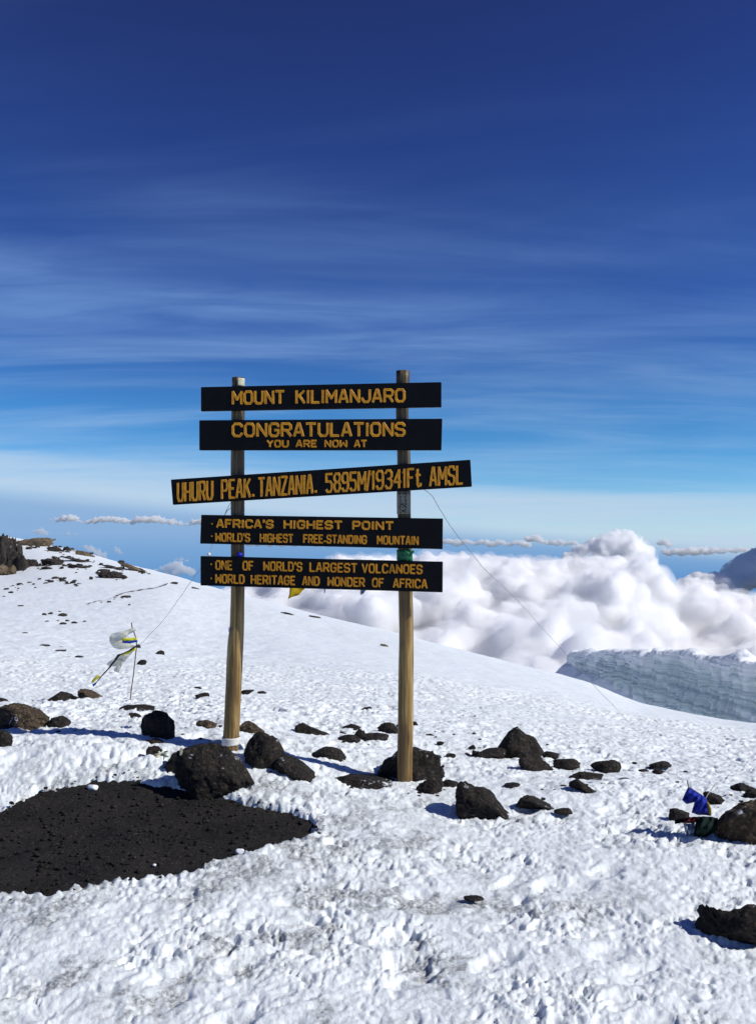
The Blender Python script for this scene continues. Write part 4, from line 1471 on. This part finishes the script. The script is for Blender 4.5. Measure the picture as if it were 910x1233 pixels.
v, f = rock_mesh(12, 5 * kk, .05, 5 * kk, 3, .35)
mesh_obj('knot', v + np.array((kn - SF)[:]) - np.array([0, 0, 2.5 * kk]), None, M_BLACKC, st, quads=f)

# yellow tape on the reddish rock
tp = hit(93, 842)
t1 = empty('tape_strip', tp); tag(t1, 'yellow-green tape trailing from the left end of the reddish rock', 'tape')
curved_cloth('tape_tail', [(101, 834), (97, 838), (92, 840)], [(99, 838), (95, 843), (90, 842)], tp.y - .03, M_LEMON, t1, tp, .01, 3, 8, 3, .006)
tube('tape_cord', sag([P(x, y, D_) - tp for x, y, D_ in ((93, 840, tp.y - .05), (91, 846, tp.y - .22), (86, 853, tp.y - .5))], 4, .001), .006, M_TWIG2, t1, 6)

# pale scraps next to the small black stone
tp = hit(193, 913)
t2 = empty('paper_scraps', tp); tag(t2, 'crumpled pale scraps lying between the small black stone and the largest boulder', 'litter')
cloth('scrap', [(182, 909), (196, 906), (204, 911), (188, 914)], tp.y + .0, M_PALE, t2, tp, 6, 6, .02, 3)
cloth('scrap', [(190, 905), (203, 904), (201, 908), (192, 910)], tp.y + .04, m_simple('mint_scrap', (.55, .62, .5), .7, .2, .4, 40), t2, tp, 6, 6, .02, 5)
pg = P(218.5, 905, 5.42)
pgk = 5.42 / F
bm = bmesh.new(); bmesh.ops.create_cube(bm, size=1)
for v_ in bm.verts: v_.co = Vector((v_.co.x * 3.2 * pgk * (1 - .15 * v_.co.z), v_.co.y * .014, v_.co.z * 9 * pgk))
bmesh.ops.bevel(bm, geom=list(bm.edges), offset=.0015, segments=2, affect='EDGES')
me = bpy.data.meshes.new('wooden_peg'); bm.to_mesh(me); bm.free(); me.materials.append(M_PALE)
pgo = bpy.data.objects.new('wooden_peg', me); COL.objects.link(pgo); pgo.location = pg; pgo.rotation_euler = (.1, .05, .2)
tag(pgo, 'short pale wooden peg stuck upright at the top left of the largest boulder', 'peg')

# ------------------------------------------------------------------ prayer flags on the brown boulder
pfp = hit(845, 1008); DF = pfp.y
pf = empty('prayer_flags', pfp)
tag(pf, 'bunch of blue, yellow, red and dark green prayer flags snagged on the brown boulder', 'flags')
G = dict(mat=None)
DD = DF + .05
curved_cloth('blue_flag', [(828.5, 947.5), (833, 950), (840, 955), (848, 959)], [(820.5, 963), (826, 968), (838, 965), (846, 962)], DD, M_BLUE, pf, pfp, .05, 1)
curved_cloth('blue_flag', [(838, 958), (844, 958), (850, 962), (852, 970)], [(832, 978), (840, 981), (848, 981), (854, 982)], DD - .03, M_BLUE, pf, pfp, .05, 2)
curved_cloth('yellow_flag', [(851, 965), (853, 967), (855.5, 974)], [(853, 982), (855, 982), (856, 978)], DD - .05, M_YEL, pf, pfp, .01, 3, 6, 4, .004)
curved_cloth('red_flag', [(824, 985), (832, 984), (842, 983)], [(822, 991), (832, 991), (842, 989)], DD - .04, M_RED, pf, pfp, .03, 4)
curved_cloth('green_flag', [(838, 984), (848, 983), (858, 984), (864, 985)], [(834, 1009), (842, 1010), (853, 1006), (862, 1000)], DD - .06, M_DGREEN, pf, pfp, .08, 5)
curved_cloth('pale_flag', [(822, 991), (829, 992), (836, 990)], [(826, 1006), (830, 1010), (836, 1010)], DD - .045, M_PBLUE, pf, pfp, .03, 6)
curved_cloth('green_flag', [(812, 988), (818, 986), (825, 985)], [(812, 992), (818, 991), (826, 990)], DD, M_DGREEN, pf, pfp, .02, 7)
tube('twig', [P(827, 940, DD) - pfp, P(828.5, 947, DD) - pfp, P(831, 952, DD) - pfp], .004, M_TWIG2, pf, 6)
tube('twig', [P(860, 945, DD + .1) - pfp, P(852, 956, DD + .05) - pfp, P(848, 963, DD) - pfp], .003, M_TWIG2, pf, 6)
tube('cord', sag([P(831, 948, DD - .01) - pfp, P(838, 953, DD - .01) - pfp, P(846, 958, DD - .02) - pfp], 4, .001), .004, M_WHITE, pf, 6)

# ------------------------------------------------------------------ trail
def trail():
    px = [(104, 728.5), (116, 725), (131, 723), (140, 718), (152, 714), (170, 711), (186, 709), (197, 705), (203, 703)]
    pts = []
    for a, b_ in zip(px[:-1], px[1:]):
        for k in range(12):
            t = k / 12
            pts.append(hit(a[0] + (b_[0] - a[0]) * t, a[1] + (b_[1] - a[1]) * t))
    V = []; Fc = []
    rng = np.random.RandomState(2)
    n = len(pts)
    for i, p in enumerate(pts):
        s = i / n
        w = (0.10 + abs(math.sin(i * .23 + math.sin(i * .11) * 2)) ** 2 * .55 + .25 * rng.rand()) * p.y / F * (.7 if s < .3 else 1.0)
        for o in (-w, w):
            y = p.y * (1 + o / p.y * 12); y = p.y + o * 9
            x = p.x * y / p.y
            V.append((x, y, ground_z(x, y) + .03 + .02))
    for i in range(n - 1):
        o = i * 2
        Fc.append((o, o + 1, o + 3, o + 2))
    o = mesh_obj('path', V, Fc, m_simple('trodden_ash', (.10, .085, .07), .9, .1, .6, 3), None)
    tag(o, 'thin dark trodden path crossing the left snow slope towards the skyline', kind='structure')


trail()

# ------------------------------------------------------------------ chalk number on the big left boulder
def chalk():
    bpy.context.view_layer.update()
    target = [o for o in bpy.data.objects if o.get('label', '').startswith('big brown boulder with a white chalk')][0]
    inv = target.matrix_world.inverted()
    dg = bpy.context.evaluated_depsgraph_get()
    V = []; Fc = []

    def cast(px, py):
        o = inv @ Vector((0, 0, EYE)); d = (inv.to_3x3() @ Vector(ray(px, py))).normalized()
        ok, loc, nor, _ = target.ray_cast(o, d)
        return (loc - d * .004) if ok else None
    lines = [[(11.5, 872), (13.5, 868), (15.5, 864)], [(21.5, 867), (19, 867.5), (18, 865), (19.5, 863.3), (21.5, 864), (21.5, 867), (19.5, 871)]]
    for L in lines:
        for a, b_ in zip(L[:-1], L[1:]):
            d = np.array(b_, float) - np.array(a, float); nn = np.array([-d[1], d[0]]) / (np.linalg.norm(d) + 1e-9) * .42
            q = [cast(*(np.array(c) + s * nn)) for c, s in ((a, 1), (b_, 1), (b_, -1), (a, -1))]
            if all(p is not None for p in q):
                i0 = len(V); V += q; Fc.append((i0, i0 + 1, i0 + 2, i0 + 3))
    if V:
        o = mesh_obj('chalk_number', V, Fc, M_WHITE, target, False)
        o['label'] = 'white chalk number 19 on the boulder'


chalk()

# ------------------------------------------------------------------ glacier wall
def glacier():
    # plan line of the wall, left end far, right end near; top heights
    A0 = P(693, 786, 250); A1 = P(800, 786, 205); A2 = P(910, 797, 170); A3 = P(1200, 815, 120)
    base0 = [P(687, 817, 250).z, P(800, 872, 205).z, P(910, 902, 170).z, P(1200, 970, 120).z]
    kn = [A0, A1, A2, A3]
    S = 500; T = 130
    t = np.linspace(0, 3, S)
    X = np.interp(t, range(4), [k.x for k in kn]); Y = np.interp(t, range(4), [k.y for k in kn]); Zt = np.interp(t, range(4), [k.z for k in kn])
    Zb = np.interp(t, range(4), base0)
    dx = np.gradient(X); dy = np.gradient(Y); L = np.hypot(dx, dy)
    nx, ny = -(-dy / L) * -1, (-dx / L)          # normal turned to the viewer side
    nx = dy / L * 1.0; ny = -dx / L * 1.0
    # choose sign so that it faces the camera
    sgn = np.sign(-(nx * X + ny * Y)); nx *= sgn; ny *= sgn
    arc = np.cumsum(L)
    # crest irregularity
    top = Zt + 1.5 * fbm(arc / 16, arc * 0, octs=4, seed=3) + 0.9 * fbm(arc / 3.5, arc * 0 + 3, octs=3, seed=5)
    v = np.linspace(0, 1, T)[:, None]
    Z = top[None, :] + (Zb - top)[None, :] * v
    Am = np.repeat(arc[None, :], T, 0)
    warp = Z + 2.2 * fbm(Am / 30, Z / 30, octs=2, seed=9)
    out = 3.2 * fbm(Am / 5, Z / 40, octs=5, seed=11, mode='ridge', gain=.6)            # flutes
    lay = Z + 0.01 * Am + 0.5 * fbm(Am / 40, Z / 200, octs=2, seed=9)
    out += 1.2 * fbm(lay / 2.0, Am / 300, octs=4, seed=13, gain=.7)                         # strata ledges
    out += 3.0 * fbm(Am / 38, Z / 80, octs=3, seed=17)
    out += 0.5 * fbm(Am / 2.2, Z / 9, octs=3, seed=19)
    # drifted snow at the foot, highest at the far left end
    thr = .34 + .0060 * Am
    apron = smooth(thr, thr + .16, v + 0.34 * fbm(Am / 9, Am * 0 + 2, octs=4, seed=21, gain=.6))
    out = out * (1 - .9 * apron) + apron * (1.5 + 9 * np.clip(v - thr, 0, 1)) + 1.5
    XX = X[None] + nx[None] * out; YY = Y[None] + ny[None] * out
    # plateau behind the rim
    back = np.array([0.6, 1.4, 2.2, 3.2, 5, 8, 14, 30, 60, 110])
    rowsX = []; rowsY = []; rowsZ = []
    for b_ in back[::-1]:
        r0 = out[0]
        rowsX.append(X + nx * (r0 - b_)); rowsY.append(Y + ny * (r0 - b_))
        rowsZ.append(top + .35 - 0.22 * b_ - 0.004 * b_ * b_ + math.exp(-((b_ - 3) / 2.5) ** 2) * np.clip(.9 + 2.6 * fbm(arc / 6, arc * 0 + 5, octs=4, seed=37, gain=.6), 0, 3) + (0.5 * fbm(arc / 5, arc * 0 + b_, octs=3, seed=23)) * min(1, b_ / 2))
    XX = np.vstack([rowsX, XX]); YY = np.vstack([rowsY, YY]); ZZ = np.vstack([rowsZ, Z])
    snow = np.zeros_like(XX); nb = len(back)
    snow[:nb] = 1
    rim = (.5 + 1.6 * fbm(arc / 6, arc * 0 + 8, octs=3, seed=33))
    snow[nb:] = np.clip((rim[None] * 3.2 + 1.6 - (top[None] - Z)) / 1.2, 0, 1)
    ledge = smooth(.16, .34, fbm(Am / 26, lay / 3.0, octs=4, seed=29, gain=.6))
    snow[nb:] = np.maximum(snow[nb:], np.maximum(apron * .95, ledge * .6))
    nr, nc = XX.shape
    idx = np.arange(nr * nc).reshape(nr, nc)
    q = np.stack([idx[:-1, :-1], idx[:-1, 1:], idx[1:, 1:], idx[1:, :-1]], -1).reshape(-1, 4)
    o = mesh_obj('glacier', np.stack([XX, YY, ZZ], -1).reshape(-1, 3), None, M_ICE, quads=q)
    at = o.data.attributes.new('snow', 'FLOAT', 'POINT'); at.data.foreach_set('value', snow.ravel().astype(np.float32))
    tag(o, 'layered blue-grey ice cliff of a glacier with a white snowy rim, beyond the slope on the right', 'glacier', kind='structure')


glacier()

# ------------------------------------------------------------------ clouds
def sphere_soup(balls, sub=2):
    v0, f0 = ico(sub)
    V = []; Fc = []; n = 0
    for (x, y, z, r, sq) in balls:
        V.append(v0 * np.array([r, r, r * sq]) + np.array([x, y, z])); Fc.append(f0 + n); n += len(v0)
    return np.concatenate(V), np.concatenate(Fc)


def cloud(name, balls, voxel, mat, label, cat='cloud', amp=0.12, feat=120.0, seed=0, kind=None, group=None, octs=4, fringe=None):
    c = np.mean([b_[:3] for b_ in balls], 0)
    ob = _cloud_mesh(name, balls, voxel, mat, c, amp, feat, seed, octs)
    ob.location = c
    tag(ob, label, cat, group, kind)
    if fringe:
        grow, fmat = fringe
        fb = [(x, y, z, r + grow, q) for x, y, z, r, q in balls]
        fo = _cloud_mesh('vapour_fringe', fb, voxel * 2.3, fmat, c, amp * 1.6, feat * 1.2, seed + 40, octs)
        fo.parent = ob
    return ob


def _cloud_mesh(name, balls, voxel, mat, c, amp, feat, seed, octs):
    V, Fc = sphere_soup(balls)
    V = V - c
    o = mesh_obj('tmp', V, None, None, quads=Fc)
    md = o.modifiers.new('r', 'REMESH'); md.mode = 'VOXEL'; md.voxel_size = voxel; md.use_smooth_shade = True
    dg = bpy.context.evaluated_depsgraph_get()
    me = bpy.data.meshes.new_from_object(o.evaluated_get(dg))
    bpy.data.objects.remove(o)
    n = len(me.vertices)
    co = np.zeros(n * 3, np.float32); me.vertices.foreach_get('co', co); co = co.reshape(-1, 3).astype(float)
    no = np.zeros(n * 3, np.float32); me.vertices.foreach_get('normal', no); no = no.reshape(-1, 3)
    w = co / feat
    d = fbm(w[:, 0] + seed, w[:, 1], w[:, 2], octs, seed, 0.55, mode='billow')
    co = co + no * (d * amp * feat)[:, None]
    me.vertices.foreach_set('co', co.astype(np.float32).ravel())
    me.update()
    me.materials.clear(); me.materials.append(mat)
    ob = bpy.data.objects.new(name, me); COL.objects.link(ob)
    return ob


def puffs(px, py, D, rpx, n, rng, spread=1.0, squash=.85, up=True, bud=3):
    """a heap of balls: one core and n smaller ones budding from it"""
    c = P(px, py, D); r = rpx * D / F
    out = [(c.x, c.y, c.z, r, squash)]
    for _ in range(n):
        a = rng.uniform(0, 2 * math.pi); e = rng.uniform(-0.1, 1.0) if up else rng.uniform(-1, 1)
        k = r * rng.uniform(.75, 1.05) * spread
        rr = r * rng.uniform(.22, .5)
        q = (c.x + math.cos(a) * math.cos(e) * k, c.y + math.sin(a) * math.cos(e) * k, c.z + math.sin(e) * k * squash)
        out.append(q + (rr, 1))
        for _k in range(bud):
            a2 = a + rng.uniform(-1.3, 1.3); e2 = rng.uniform(-.2, 1.3); r2 = rr * rng.uniform(.3, .55)
            out.append((q[0] + math.cos(a2) * math.cos(e2) * rr, q[1] + math.sin(a2) * math.cos(e2) * rr, q[2] + math.sin(e2) * rr, r2, 1))
    return out


def clouds():
    rng = random.Random(12)
    MC = m_cloud(0.06)
    MC.name = 'cumulus_vapour'
    MFR = m_cloud(0.006); MFR.name = 'thin_vapour'
    # rolling bank that hides the slopes below: outline of its crest in the photo
    crest = [(150, 745), (240, 725), (300, 700), (330, 682), (370, 672), (430, 668), (500, 668), (541, 664), (598, 664), (636, 670), (678, 670), (700, 665), (760, 668), (787, 676),
             (800, 712), (820, 732), (838, 728), (856, 708), (882, 706), (910, 712), (960, 700), (1050, 690), (1200, 690), (1450, 690), (2400, 700)]
    cx = [c[0] for c in crest]; cyy = [c[1] for c in crest]
    balls = []
    x = 150
    while x < 2300:
        yc = float(np.interp(x, cx, cyy))
        r = rng.uniform(12, 30)
        balls += puffs(x, yc + r * 1.0 + rng.uniform(0, 3), 4200 + rng.uniform(-250, 250), r, 6, rng)
        x += r * .75 * (1 if x < 1100 else 2.2)
    for lay, (dy, D, r0, r1) in enumerate(((20, 3950, 16, 30), (40, 3700, 20, 34), (66, 3300, 24, 40), (98, 2900, 26, 44), (135, 2550, 30, 50), (180, 2250, 36, 56), (240, 2000, 40, 60))):
        x = 100
        while x < 2300:
            wt = .95 if lay < 3 else .5
            yc = float(np.interp(x, cx, cyy)) * wt + 672 * (1 - wt)
            r = rng.uniform(r0 * .6, r1 * 1.15) * (1 if x < 1100 else 1.7)
            balls += puffs(x, yc + dy + rng.uniform(-14, 14) + r * .6, D + rng.uniform(-200, 200), r, 6, rng)
            x += r * .85
    # unseen taller heap, added right of the view to shade the billows behind
    for (px, py, D, r) in ((1145, 520, 5150, 62), (1190, 480, 5100, 60), (1130, 580, 5200, 60), (1200, 560, 5000, 70), (1160, 640, 5100, 80), (1230, 640, 5000, 80), (1110, 500, 5300, 40), (1240, 500, 5000, 60)):
        balls += puffs(px, py, D, r, 9, rng)
    cloud('cumulus_bank', balls, 17, MC, 'great rolling white and grey cumulus bank filling the view below the right slope, with an added unseen shading heap at its right', amp=.30, feat=110, seed=3, octs=6, fringe=(22, MFR))
    # the tower
    b = []
    for (px, py, r) in ((745, 662, 26), (752, 650, 14), (730, 650, 12), (765, 656, 12), (740, 645, 9), (756, 642, 7), (716, 656, 12), (700, 663, 12), (776, 666, 14), (730, 672, 22), (690, 672, 14), (765, 680, 22)):
        b += puffs(px, py, 4700, r * .85, 8, rng)
    cloud('cumulus_tower', b, 8, MC, 'tallest bright cauliflower-topped cumulus tower above the cloud bank', amp=.32, feat=60, seed=5, octs=6, fringe=(8, MFR))
    # small far cumulus
    MF = m_cloud(0.012); MF.name = 'far_cloud_vapour'

    def strip(pts, D, label, seed, name='distant_cloud', voxel=None):
        b = []
        for (x0, y0, r) in pts:
            b += puffs(x0, y0 - .8, D, r * 1.35, 7, rng, squash=.75, bud=2)
        cloud(name, b, voxel or D * .0007, MF, label, amp=.22, feat=D * .0035, seed=seed, octs=5)
    D = 22000
    BL_ = None
    strip([(62, 627, 1.5), (70, 627, 3), (78, 625.5, 4), (86, 624.5, 4.5), (92, 626, 3), (97, 629, 2)], D, 'leftmost white cloud of the row above the far left hill', 11)
    strip([(98, 630, 1.5), (106, 629.5, 3), (115, 628, 4), (124, 626.5, 4), (132, 626, 4), (141, 627, 4), (150, 628, 4), (157, 629, 2.5)], D * 1.02, 'second cloud from the left in the row above the far left hill', 12)
    strip([(160, 630, 3), (168, 627, 4), (177, 627, 4.5), (187, 626, 5), (196, 628, 4), (206, 629.5, 4), (216, 631.5, 3), (225, 632.5, 2)], D * .98, 'long cloud right of the second, ending beside the lower boards', 13)
    strip([(228, 632, 2), (234, 630, 3.5), (242, 629, 4), (250, 630, 4), (262, 632, 3), (275, 634, 2.5)], D, 'cloud partly hidden behind the left ends of the lower boards', 14)
    strip([(188, 689, 3.5), (196, 686, 3), (206, 684, 5), (214, 682, 5.5), (222, 687, 5), (230, 690, 4.5), (212, 690, 5), (200, 690, 4)], 9000, 'small white cumulus just above the slope left of the left post', 15)
    strip([(212, 675, 2), (218, 674.5, 2.6), (225, 676, 2)], 9500, 'little cloud puff over the small cumulus', 16)
    strip([(104, 660, 3), (110, 662, 4), (117, 666, 4), (123, 670, 4), (128, 674, 2)], 9000, 'hazy cloud peeping over the shoulder of the far hill', 17)
    strip([(139, 660, 1.8), (142, 664, 3), (145, 667, 2)], 9500, 'smallest puff floating right of the hazy shoulder cloud', 18)
    strip([(75, 643.5, 1.4), (83, 643.5, 2), (91, 644, 1.6)], 12000, 'thin flat cloud wisp above the far hill', 19)
    strip([(44, 641, 3), (50, 641, 4), (56, 643, 3)], 9000, 'cloud puff behind the crown of the far hill', 20)
    # white line on the horizon, right half
    strip([(x, 653.5 + 1.5 * math.sin(x * .3) + (x - 530) * .022, 2.6 + 1.2 * math.sin(x * .7) ** 2) for x in range(530, 640, 5)], D, 'long thin white cloud line on the horizon right of the fourth board', 21)
    strip([(637, 650, 4), (644, 649, 4.6), (650, 652, 3.5), (656, 654, 3)], D * .97, 'creamy cloud knob standing on the thin horizon line', 22)
    strip([(x, 655 + 1.5 * math.sin(x * .5), 2.4 + 1.2 * math.sin(x * .9) ** 2) for x in range(660, 700, 5)], D, 'short piece of the horizon cloud line left of the tower', 23)
    strip([(794, 655, 3), (800, 654, 4), (805, 657, 3.4)], D * .95, 'creamy cloud knob right of the tower', 24)
    strip([(x, 666 + 1.2 * math.sin(x * .4) - (x - 800) * .03, 3 + 1.6 * math.sin(x * .6) ** 2) for x in range(800, 905, 5)], D * .99, 'horizon cloud line right of the tower', 25)
    strip([(x, 655 + 1.3 * math.sin(x * .45), 3 + 1.0 * math.sin(x * .8) ** 2) for x in range(300, 476, 5)], D * 1.03, 'horizon cloud line behind the gap between the lowest boards', 26)

    # two heaps lying in the shade of the added unseen heap beyond the right edge
    def shaded(outline, D, label, seed):
        rg = random.Random(seed)
        b = []
        for x in np.arange(outline[0][0], outline[-1][0], 4.0):
            y = float(np.interp(x, [p[0] for p in outline], [p[1] for p in outline]))
            r = rg.uniform(4, 7)
            b += puffs(x, y + r, D + rg.uniform(-60, 60), r, 5, rg, bud=2)
            for k in range(1, 5):
                b += puffs(x, y + r + k * 9, D - k * 60 + rg.uniform(-60, 60), r * 1.6, 3, rg, bud=1)
        cloud('shaded_cloud', b, 11, MC, label, amp=.3, feat=55, seed=seed, octs=5)
    shaded([(792, 722), (812, 706), (822, 695), (832, 688), (842, 686), (850, 691), (862, 686), (875, 692), (890, 720)], 5200, 'lower dark blue shaded cloud among the white clouds at the right', 3)
    shaded([(862, 705), (872, 680), (882, 676), (890, 667), (898, 665), (905, 659), (915, 657), (935, 651), (960, 658), (1000, 693), (1040, 740)], 5600, 'higher dark blue shaded cloud at the right picture edge', 7)


clouds()
